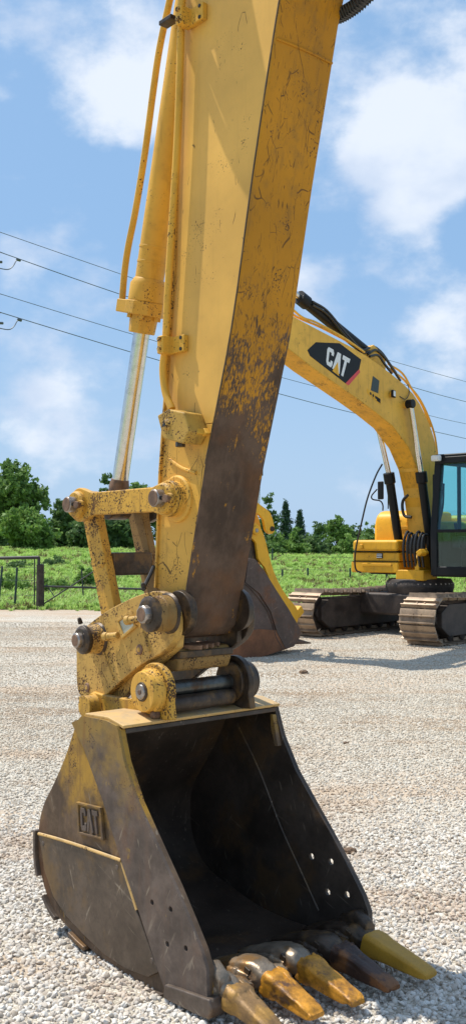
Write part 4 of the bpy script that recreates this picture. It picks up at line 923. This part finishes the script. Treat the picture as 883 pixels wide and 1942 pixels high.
# hoses at the boom foot
for k in range(6):
    x0 = 767 + 7 * k
    B().tube([gx(x0, 1075, .5), gx(x0 - 3, 1045, .62), gx(x0 - 1, 1022 - 3 * (k % 2), .6), gx(x0 + 5, 1008 + 3 * (k % 3), .5), gx(x0 + 9, 1020, .42), gx(x0 + 8, 1050, .4)], .024, 8, 4).build('hydraulic_hose', 'rubber', BX, 0)
B().prism(gp([(796, 1045), (806, 1040), (818, 1050), (818, 1090), (790, 1090), (790, 1062)], .28), .22, .32).build('boom_foot_plate', 'bgy', BX, .01)
B().box(gx(800, 1048, .66), (.25, .12, .10), Matrix.Rotation(.6, 3, 'X')).build('swivel_block', 'bgy', BX, .02)
B().box((.30, .12, ZB + .02), (.5, .62, .20)).build('front_frame', 'bgy', BX, .02)
# cab
UC = .62; w0c, w1c = fx(818, UC), fx(818, UC) + .98
zc0, zc1, zc2 = fz(840, 1092, UC), fz(840, 1007, UC), fz(850, 866, UC)
xb = UC - 1.75
cab = B()
for y in (w0c, w1c):                      # side frames with openings
    s_ = 1 if y == w0c else -1; out_ = [(xb, zc0), (UC, zc0), (UC + .03, zc1), (UC - .16, zc2), (xb, zc2)]
    hole_ = [(UC - .9, zc1), (UC - .08, zc1), (UC - .24, zc2 - .12), (UC - .9, zc2 - .12)]
    hole2 = [(xb + .12, zc1), (UC - .95, zc1), (UC - .95, zc2 - .12), (xb + .12, zc2 - .12)]
    cab.prism(out_, y, y + .07 * s_, [hole_, hole2])
cab = cab.build('cab', 'black', BX, .012); cab['label'] = 'black framed operator cab with tinted windows'
B().box(((xb + UC - .16) / 2, (w0c + w1c) / 2, zc2 + .03), (UC - .1 - xb, w1c - w0c + .04, .08)).build('roof', 'black', cab, .03)
B().box((UC - .15, (w0c + w1c) / 2, zc2 - .05), (.10, w1c - w0c, .13)).build('roof_visor', 'black', cab, .02)
for y0_, y1_ in ((w0c - .01, w0c + .13), (w1c - .10, w1c + .01)):
    B().prism([(UC - .10, zc0), (UC + .035, zc0), (UC + .05, zc1), (UC - .13, zc2), (UC - .26, zc2), (UC - .09, zc1)], y0_, y1_).build('front_pillar', 'black', cab, .02)
bxx('cab_floor', xb, UC, w0c, w1c, zc0 - .02, zc0 + .10, 'black', .01, cab); bxx('front_sill', UC - .05, UC + .03, w0c, w1c, zc0, zc0 + .17, 'black', .02, cab)
bxx('window_bar', UC - .03, UC + .04, w0c, w1c, zc1 - .03, zc1 + .03, 'black', .01, cab)
bxx('rear_wall', xb, xb + .05, w0c, w1c, zc0, zc1 + .22, 'black', 0, cab)
def pane(pts, name='window'): 
    b = bmesh.new(); vs = [b.verts.new(p_) for p_ in pts]; b.faces.new(vs); me = bpy.data.meshes.new(name); 
    r_ = bmesh.ops.extrude_face_region(b, geom=b.faces[:]); 
    n_ = b.faces[0].normal.copy() if b.faces[0].normal.length else Vector((1, 0, 0))
    b.to_mesh(me); b.free(); me.materials.append(Mt['glass']); o = bpy.data.objects.new(name, me); COL.objects.link(o); o.parent = cab; return o
def pane2(p0, p1, p2, p3, n, name='window'):
    n = Vector(n) * .006; return B().hexa([Vector(p) - n for p in (p0, p1, p2, p3)] + [Vector(p) + n for p in (p0, p1, p2, p3)]).build(name, 'glass', cab, 0)
pane2((UC + .02, w0c + .06, zc1), (UC + .02, w1c - .06, zc1), (UC - .165, w1c - .06, zc2 - .08), (UC - .165, w0c + .06, zc2 - .08), (1, 0, .15))
pane2((UC - .0, w0c + .06, zc0 + .16), (UC - .0, w1c - .06, zc0 + .16), (UC + .015, w1c - .06, zc1 - .03), (UC + .015, w0c + .06, zc1 - .03), (1, 0, 0))
for y in (w0c + .04, w1c - .04):
    pane2((UC - .88, y, zc1), (UC - .06, y, zc1), (UC - .23, y, zc2 - .1), (UC - .88, y, zc2 - .1), (0, 1, 0))
    pane2((xb + .10, y, zc1 - .02), (UC - .93, y, zc1 - .02), (UC - .93, y, zc2 - .1), (xb + .10, y, zc2 - .1), (0, 1, 0))
pane2((xb + .02, w0c + .1, zc1 + .1), (xb + .02, w1c - .1, zc1 + .1), (xb + .02, w1c - .1, zc2 - .12), (xb + .02, w0c + .1, zc2 - .12), (1, 0, 0))
cyy = (w0c + w1c) / 2 + .02
B().box((UC - 1.0, cyy, zc0 + .50), (.5, .5, .14)).build('operator_seat', 'seat', cab, .04)
B().prism([(UC - 1.22, zc0 + .5), (UC - 1.12, zc0 + .5), (UC - 1.2, zc0 + 1.25), (UC - 1.32, zc0 + 1.25)], cyy - .24, cyy + .24).build('seat_back', 'seat', cab, .04)
for sg in (-1, 1):
    B().box((UC - .78, cyy + sg * .36, zc0 + .62), (.40, .16, .22)).build('armrest_console', 'inside', cab, .03)
    B().tube([(UC - .62, cyy + sg * .36, zc0 + .72), (UC - .60, cyy + sg * .36, zc0 + .88), (UC - .57, cyy + sg * .35, zc0 + .98)], .022, 8, 3, r1=.032).build('joystick', 'black', cab, 0)
    B().tube([(UC - .35, cyy + sg * .08, zc0 + .08), (UC - .33, cyy + sg * .08, zc0 + .4), (UC - .42, cyy + sg * .1, zc0 + .7)], .012, 6, 3).build('foot_lever', 'black', cab, 0)
B().box((UC - .28, w0c + .14, zc0 + .75), (.06, .14, .20)).build('monitor', 'inside', cab, .02)
B().tube([(UC - .12, w0c + .05, zc1 + .05), (UC - .3, w0c + .05, zc1 + .45), (UC - .34, w0c + .05, zc1 + .9)], .02, 8, 4).build('wiper_arm', 'black', cab, 0)
lp = gx(826, 869, UC - .02); lmp = B().box(lp, (.12, .17, .11)).build('roof_lamp', 'white', cab, .025); B().box(lp + Vector((.06, 0, 0)), (.012, .14, .08)).build('lamp_lens', 'lampglass', lmp, .01)
bxx('pillar_cover', UC - .28, UC - .1, w0c - .05, w0c - .005, zc1 - .5, zc2 - .3, 'black', .02, cab)

# ------------------------------------------------------------------ overhead lines
LINES = [([(-60, 419), (0, 440), (230, 520), (519, 619), (743, 685), (883, 724), (960, 744)], 'top overhead power line crossing the sky'),
         ([(-60, 458), (0, 478), (225, 557), (519, 653), (784, 735), (883, 762), (960, 781)], 'second overhead power line from the top, with a jumper loop at the left edge'),
         ([(-60, 538), (0, 557), (245, 632), (519, 712), (809, 787), (883, 804), (960, 821)], 'third overhead power line from the top, above the lowest wire'),
         ([(-60, 571), (0, 592), (300, 683), (515, 743), (673, 784), (883, 832), (960, 849)], 'lowest overhead power line, with a jumper loop at the left edge')]
def line_pt(x, y): s_ = (x + 60) / 1020; Y = 1 / ((1 - s_) / 42 + s_ / 72); return at(x, y, Y)
for i, (pts, lb) in enumerate(LINES):
    P_ = [line_pt(x, y) for x, y in pts]; d0 = P_[0] - P_[1]; d1 = P_[-1] - P_[-2]
    o = B().tube([P_[0] + d0.normalized() * 20] + P_ + [P_[-1] + d1.normalized() * 30], .014 if i % 2 == 0 else .018, 6, 6).build('power_line', 'wire', None, 0)
    tag(o, lb, 'power line', 'overhead power lines')
    if i % 2:
        x0, y0 = (35, 493) if i == 1 else (37, 607)
        tag(B().tube([line_pt(x0, y0), line_pt(x0 - 4, y0 + 2), line_pt(x0 - 10, y0 + 12), line_pt(x0 - 20, y0 + 18), line_pt(x0 - 40, y0 + 15)], .022, 6, 5).build('jumper_loop', 'wire', o, 0))
        B().cyl(line_pt(x0 - 3, y0 - 1), line_pt(x0 + 4, y0 + 1), .06, seg=8).build('line_clamp', 'wire', o, 0)
        yy = 497 if i == 1 else 613; B().cyl(line_pt(-40, yy - 2), line_pt(4 if i == 1 else 6, yy), .06, seg=8).build('insulator_rod', 'wire', o, 0)

# ------------------------------------------------------------------ fences and gate
def gpt(x, y, Y): p = at(x, y, Y); return Vector((p.x, Y, gz(p.x, Y)))
def post(name, x, ytop, Y, r, mat, label, cat, grp, lean=0, px2=None):
    b_ = gpt(x, 1100, Y); t_ = at(x + lean, ytop, Y); o = B().lathe(b_ - Vector((0, 0, .2)), t_, [(0, r), ((t_ - b_).length + .18, r * .92), ((t_ - b_).length + .2, r * .7)], 10).build(name, mat, None, 0, jitter=.01 if mat == 'wood' else 0)
    tag(o, label, cat, grp); return b_, t_
YG = 26.8
b_, t_ = post('fence_post', 77, 1070, YG, .105, 'wood', 'thick dark wooden gate post at the left, beside the diagonal gate brace', 'fence post', 'fence posts')
post('fence_post', 28, 1076, YG + .6, .032, 'postg', 'thin steel fence post second from the left edge', 'fence post', 'fence posts', lean=5)
post('fence_post', -4, 1074, YG + .9, .032, 'postg', 'thin steel fence post leaning at the left edge of the picture', 'fence post', 'fence posts', lean=9)
post('fence_post', 66, 1060, YG + .4, .018, 'pipe', 'very thin rod standing just left of the wooden gate post', 'fence post', 'fence posts')
post('fence_post', 160, 1080, YG + 3, .022, 'pipe', 'pale thin post in the grass between gate and front arm linkage', 'fence post', 'fence posts', lean=-5)
for x, yt, Y, lb in ((535, 1080, 40, 'thin green steel post nearest the parked bucket, in the field'), (583, 1077, 40, 'thin green steel post in the field, middle of the gap between bucket and body'), (663, 1077, 40, 'thin green steel post in the field under the left corner of the yellow body'), (732, 1084, 40, 'thin green steel post in the field partly behind the yellow body'), (516, 1040, 52, 'tall thin post in front of the hedge beside the yellow thumb')):
    post('fence_post', x, yt, Y, .04, 'postg', lb, 'fence post', 'fence posts')
g1 = B(); p_a = at(-120, 1061, YG); p_b = at(74, 1057, YG); o = g1.cyl(p_a, p_b, .045, seg=10).build('top_rail', 'pipe', None, 0); tag(o, 'dark pipe rail running level from the left edge to the wooden post', 'rail')
B().cyl(at(74, 1056, YG), at(74, 1080, YG), .04, seg=10).build('rail_end', 'pipe', o, 0)
gate = thing('field_gate', 'light metal field gate with diagonal brace right of the wooden post', 'gate', gpt(81, 1100, YG))
def gobj(name, p, q_, r_, mat='pipe'):
    o_ = gate.location; return B().cyl(p - o_, q_ - o_, r_, seg=8).build(name, mat, gate, 0)
gobj('gate_rail', at(80, 1112, YG), at(300, 1118, YG), .028); gobj('gate_brace', at(82, 1146, YG), at(178, 1084, YG + .05), .018)
gobj('gate_rail', at(88, 1108, YG + .1), at(104, 1132, YG + .1), .012, 'wire')
for k, z_ in enumerate((.35, .75, 1.1)):
    pts = [gpt(-80, 1100, YG + .7) + Vector((0, 0, z_)), gpt(28, 1100, YG + .6) + Vector((0, 0, z_)), gpt(76, 1100, YG) + Vector((0, 0, z_))]
    tag(B().tube(pts, .006, 4, 1).build('fence_wire', 'wire', None, 0), ['lowest', 'middle', 'top'][k] + ' thin wire strung between the posts at the left edge', 'fence wire', 'fence wires left')
for k, z_ in enumerate((.4, .9)):
    pts = [gpt(x, 1100, 40) + Vector((0, 0, z_)) for x in (400, 535, 583, 663, 732, 860, 980)]
    tag(B().tube(pts, .007, 4, 1).build('fence_wire', 'wire', None, 0), ['lower', 'upper'][k] + ' thin wire strung across the field behind the parked excavator', 'fence wire', 'fence wires right')

# ------------------------------------------------------------------ plants
def leafmat(name, a, c, tr=.35):
    m, t, b, oc = material(name)
    at_ = t.n('Attribute', attribute_name='tone'); f = t.math('ADD', t.math('MULTIPLY', at_.outputs['Fac'], .7), t.math('MULTIPLY', t.noise(oc, 1.2, 4, .6), .3))
    c_ = t.mix(f, a, c); setp(t, b, Base_Color=c_, Roughness=.6, Specular_IOR_Level=.25)
    tl = t.n('BsdfTranslucent', {0: c_}); mx = t.n('MixShader', {0: tr, 1: b.outputs[0], 2: tl.outputs[0]})
    o = [n for n in t.t.nodes if n.type == 'OUTPUT_MATERIAL'][0]; t.t.links.new(mx.outputs[0], o.inputs[0]); return m
Mt['leaf'] = leafmat('leaf_green', (.075, .145, .04), (.24, .37, .10)); Mt['leaf2'] = leafmat('leaf_dark', (.06, .115, .045), (.18, .28, .09))
Mt['leaf3'] = leafmat('leaf_bright', (.08, .17, .035), (.26, .40, .09)); Mt['needle'] = leafmat('needle_green', (.03, .065, .042), (.08, .14, .075), .15)
Mt['bark'] = metal('bark', (.09, .07, .055), .9, 0, .35, 12); Mt['blade'] = leafmat('grass_blade', (.24, .38, .08), (.48, .66, .18), .4); Mt['straw'] = leafmat('straw_blade', (.16, .16, .05), (.33, .28, .13), .3)
def leaves(name, mat, centers, radii, n_per, size, parent, flat=.8, seed=0, aspect=.55):
    R = np.random.default_rng(seed); V = []; T = []
    nC = len(centers); tone = R.random(nC)
    C_ = np.repeat(np.array(centers), n_per, 0); Rd = np.repeat(np.array(radii), n_per); Tn_ = np.repeat(tone, n_per)
    N = len(C_); d = R.normal(size=(N, 3)); d /= np.linalg.norm(d, axis=1, keepdims=True); rad = Rd * R.random(N) ** .45
    P = C_ + d * rad[:, None] * np.array([1, 1, flat]); s = size * R.uniform(.55, 1.35, N)
    a = R.normal(size=(N, 3)) + d * .6; a /= np.linalg.norm(a, axis=1, keepdims=True); b_ = np.cross(a, R.normal(size=(N, 3))); b_ /= np.linalg.norm(b_, axis=1, keepdims=True); 
    a2 = np.cross(a, b_)
    q_ = np.stack([P - b_ * s[:, None], P + a2 * s[:, None] * aspect, P + b_ * s[:, None], P - a2 * s[:, None] * aspect], 1).reshape(-1, 3)
    me = bpy.data.meshes.new(name); me.vertices.add(len(q_)); me.vertices.foreach_set('co', q_.ravel().astype(np.float32))
    me.loops.add(4 * N); me.loops.foreach_set('vertex_index', np.arange(4 * N)); me.polygons.add(N); me.polygons.foreach_set('loop_start', np.arange(N) * 4)
    me.update(calc_edges=True); at_ = me.attributes.new('tone', 'FLOAT', 'POINT'); at_.data.foreach_set('value', np.repeat(np.clip(Tn_ * .7 + R.random(N) * .3, 0, 1), 4).astype(np.float32))
    me.materials.append(Mt[mat]); o = bpy.data.objects.new(name, me); COL.objects.link(o); o.parent = parent; return o
def tree(x, Y, ytop, halfw, label, mat='leaf', ybot=1050, seed=0, size=.16, nper=26, ncl=230, open_=0.0, name='broadleaf_tree'):
    base = gpt(x, 1100, Y); top = at(x, ytop, Y).z; Hh = top - base.z; Wd = halfw / FPX * Y
    t_ = thing(name, label, 'tree', base, random.random() * .0, 'trees beyond the field'); R = np.random.default_rng(seed)
    tr = B(); tr.tube([(0, 0, -.3), (.05, .03, Hh * .25), (-.05, 0, Hh * .5), (.04, .02, Hh * .8)], .035 * Hh ** .8, 8, 3, r1=.03)
    cs, rs = [], []
    lobes = [(R.uniform(-.55, .55) * Wd, R.uniform(-.5, .5) * Wd, Hh * R.uniform(.30, .80), R.uniform(.35, .55) * Wd) for _ in range(9)] + [(0, 0, Hh - Wd * .36, Wd * .42), (-Wd * .1, 0, Hh * .6, Wd * .6), (Wd * .08, 0, max(Hh * .5, Hh - Wd * .95), Wd * .55)] + ([] if open_ else [(R.uniform(-.7, .7) * Wd, R.uniform(-.5, .3) * Wd, Hh * R.uniform(.08, .25), R.uniform(.3, .45) * Wd) for _ in range(6)])
    for k in range(8):
        L0 = lobes[k]; tr.tube([(0, 0, Hh * (.2 + .05 * k)), (L0[0] * .5, L0[1] * .5, L0[2] * .8), (L0[0] * .9, L0[1] * .9, L0[2])], .05, 6, 3, r1=.015)
    tr.build('trunk', 'bark', t_, 0)
    for _ in range(ncl):
        L0 = lobes[R.integers(len(lobes))]; d = R.normal(size=3); d /= np.linalg.norm(d); q_ = R.uniform(.55, 1.05)
        c = (L0[0] + d[0] * L0[3] * q_, L0[1] + d[1] * L0[3] * q_, min(Hh * .97, max(Hh * .03, L0[2] + d[2] * L0[3] * q_ * .9))); cs.append(c); rs.append(R.uniform(.25, .6) * (1 - open_ * .5) * max(.7, Wd / 3.2))
    leaves('crown', mat, cs, rs, nper, size, t_, .8, seed); return t_
def conifer(x, Y, ytop, halfw, label, seed):
    base = gpt(x, 1100, Y); top = at(x, ytop, Y).z; Hh = top - base.z; Wd = halfw / FPX * Y; t_ = thing('conifer_tree', label, 'tree', base, 0, 'trees beyond the field')
    B().tube([(0, 0, -.3), (0, 0, Hh * .98)], .16, 8, 1, r1=.02).build('trunk', 'bark', t_, 0); R = np.random.default_rng(seed); cs, rs = [], []
    n_l = 24
    for i in range(n_l):
        f = i / (n_l - 1); rr = Wd * (1 - f) ** .8 + .05; k = int(8 - 4 * f); rr *= R.uniform(.72, 1.12)
        for j in range(k):
            a = 6.283 * j / k + i * 1.1 + R.normal() * .2; Ln = rr * R.uniform(.7, 1.15)
            for m_ in range(5): q_ = (m_ + .7) / 5; cs.append((math.cos(a) * Ln * q_, math.sin(a) * Ln * q_, Hh * (.04 + .94 * f) + R.normal() * .12 - .18 * Ln * q_ + .08 * q_ * q_ * Ln)); rs.append(.2 + .26 * (1 - f) * (1.1 - q_))
    leaves('crown', 'needle', cs, rs, 12, .11, t_, .55, seed, .3); return t_
def bush(x, Y, ytop, halfw, label, mat, seed, ncl=110, size=.12, name='bush', nper=24):
    base = gpt(x, 1100, Y); Hh = at(x, ytop, Y).z - base.z; Wd = halfw / FPX * Y; t_ = thing(name, label, 'bush', base, 0, 'bushes along the field'); R = np.random.default_rng(seed); cs, rs = [], []
    for k in range(5): pass
    st_ = B()
    for k in range(4): st_.tube([(R.normal() * .1, 0, -.15), (R.normal() * Wd * .3, R.normal() * .3, Hh * .5)], .03, 5, 1, r1=.01)
    st_.build('stem', 'bark', t_, 0)
    for _ in range(ncl):
        a = R.uniform(-1, 1); b_ = R.uniform(-1, 1); hh = max(.05, (1 - abs(a) ** 2.4) ** .5 * (1 - .4 * b_ * b_)) * (.80 + .24 * math.sin(a * 7 + seed) + .1 * R.normal())
        cs.append((a * Wd, b_ * min(Wd, 1.6), Hh * hh * R.uniform(.12, .93))); rs.append(R.uniform(.18, .42) * max(.45, min(1, Hh / 2)))
    leaves('foliage', mat, cs, rs, nper, size, t_, .8, seed); return t_
tree(28, 66, 872, 74, 'tallest round leafy tree at the left edge of the picture', 'leaf', seed=1, ncl=420, size=.17)
tree(-75, 68, 862, 90, 'broad leafy tree cut off by the left edge behind the tallest one', 'leaf', seed=2, ncl=260)
tree(-190, 70, 900, 90, 'leafy tree outside the left edge beside the broad cut off tree', 'leaf2', seed=21, ncl=220); tree(-330, 66, 920, 90, 'leafy tree farthest out beyond the left edge', 'leaf', seed=22, ncl=220)
tree(52, 60, 965, 62, 'lower bright bushy tree in front of the tallest left tree', 'leaf3', seed=3, ncl=260, size=.14)
tree(122, 70, 948, 42, 'dark tree just right of the tall left tree', 'leaf2', seed=4, ncl=220)
tree(165, 62, 985, 42, 'low dark tree behind the chrome rod linkage at left', 'leaf2', seed=5, ncl=200)
tree(205, 74, 898, 30, 'thin sparse tree top showing left of the chrome rod', 'leaf2', seed=6, ncl=90, open_=.8, nper=14)
tree(262, 72, 912, 40, 'dark tree seen between the chrome rod and the front arm', 'leaf', seed=7, ncl=220)
tree(235, 64, 975, 55, 'dense dark tree seen through the front arm linkage', 'leaf2', seed=8, ncl=240)
tree(330, 70, 940, 60, 'dark tree mostly hidden behind the front arm', 'leaf2', seed=9, ncl=160); tree(420, 72, 950, 60, 'tree hidden behind the scraped underside of the front arm', 'leaf', seed=10, ncl=160)
tree(508, 76, 935, 22, 'small tree top beside the black cylinder of the parked arm', 'leaf2', seed=11, ncl=90, size=.13)
conifer(541, 78, 954, 27, 'tall pointed spruce right of the front arm', 3); conifer(568, 80, 972, 22, 'smaller pointed spruce just right of the tall spruce', 4)
tree(606, 84, 990, 26, 'low dark tree right of the two spruces', 'leaf2', seed=12, ncl=120, size=.14)
tree(640, 80, 977, 30, 'rounded pale green tree above the hedge in the middle', 'leaf', seed=13, ncl=150, size=.15)
tree(672, 86, 995, 30, 'low tree between the rounded tree and the yellow body', 'leaf2', seed=14, ncl=120, size=.14)
tree(703, 82, 986, 26, 'leafy tree just left of the yellow engine housing', 'leaf', seed=15, ncl=130, size=.14); tree(780, 84, 985, 50, 'tree hidden behind the parked excavator body', 'leaf2', seed=16, ncl=140); tree(880, 84, 975, 60, 'tree seen through the tinted cab window', 'leaf', seed=17, ncl=160)
for i, (x, Y, yt, hw, mt, lb) in enumerate(((505, 62, 1012, 34, 'leaf', 'hedge bush nearest the yellow thumb'), (548, 63, 1006, 38, 'leaf3', 'tall hedge bush below the spruces'), (590, 64, 1008, 32, 'leaf2', 'dark rounded hedge bush right of centre'), (625, 66, 1018, 34, 'leaf', 'hedge bush below the rounded pale tree'), (662, 65, 1010, 30, 'leaf3', 'bright hedge bush left of the yellow body'), (700, 66, 1014, 34, 'leaf', 'hedge bush partly behind the yellow storage boxes'), (450, 64, 1012, 44, 'leaf', 'hedge bush hidden behind the front arm'), (760, 66, 1012, 50, 'leaf', 'hedge bush hidden behind the parked excavator'))):
    bush(x, Y, yt, hw, lb, mt, 30 + i, 170, .12)
for i, (x, Y, yt, hw, mt, lb) in enumerate(((104, 46, 1058, 20, 'leaf2', 'small round dark shrub in the field right of the wooden post'), (38, 44, 1060, 22, 'leaf2', 'small dark shrub in the field behind the pipe rail'), (20, 34, 1082, 34, 'leaf3', 'bright low weeds behind the left thin posts'), (100, 33, 1088, 30, 'leaf3', 'bright low weeds behind the field gate'), (160, 36, 1072, 16, 'leaf3', 'bright low weeds beside the front arm linkage'))):
    bush(x, Y, yt, hw, lb, mt, 50 + i, 80, .055, name='shrub', nper=40)
# grass
tufts = bpy.data.collections.new('tuft_kinds')
for k in range(4):
    R = np.random.default_rng(90 + k); vs, fs, tn = [], [], []
    for i in range(26):
        a = R.uniform(0, 6.28); r_ = R.uniform(0, .12); x0, y0 = r_ * math.cos(a), r_ * math.sin(a); hgt = R.uniform(.05, .15); ln = R.uniform(.05, .16); aa = a + R.normal() * .6; wd = .014; px_, py_ = -math.sin(aa) * wd, math.cos(aa) * wd; j = len(vs)
        vs += [(x0 - px_, y0 - py_, 0), (x0 + px_, y0 + py_, 0), (x0 + math.cos(aa) * ln * .4 + px_, y0 + math.sin(aa) * ln * .4 + py_, hgt * .65), (x0 + math.cos(aa) * ln * .4 - px_, y0 + math.sin(aa) * ln * .4 - py_, hgt * .65), (x0 + math.cos(aa) * ln, y0 + math.sin(aa) * ln, hgt)]
        fs += [(j, j + 1, j + 2, j + 3), (j + 3, j + 2, j + 4)]; tn += [R.random()] * 5
    me = bpy.data.meshes.new('tuft'); me.from_pydata(vs, [], fs); me.materials.append(Mt['blade' if k < 3 else 'straw']); at_ = me.attributes.new('tone', 'FLOAT', 'POINT'); at_.data.foreach_set('value', tn)
    tufts.objects.link(bpy.data.objects.new('tuft', me))
for i, (y0, y1, st, dn, a, b_) in enumerate(((26.9, 33, .5, 26, .6, 1.6), (33, 46, .7, 9, .7, 1.8), (46, 64, 1, 4, .8, 1.8))):
    v, f = band(y0, y1, st, lambda y: -(y * .25 + 5), lambda y: y * .25 + 4)
    if i == 0:
        ve_, fe_ = band(25.9, 27.1, .3, lambda y: -(y * .25 + 1), lambda y: y * .25 + 1)
        tag(scatter('verge_grass', tufts, ve_, fe_, 7, .4, 1.1, Mt['gravel_ground'], 77, .15, .0), 'thin ragged grass and weeds at the edge of the gravel', 'grass', kind='stuff')
    tag(scatter('field_grass', tufts, v, f, dn, a, b_, Mt['grass_ground'], 13 + i, .15, .0), 'bright green rough grass covering the field', 'grass', kind='stuff')
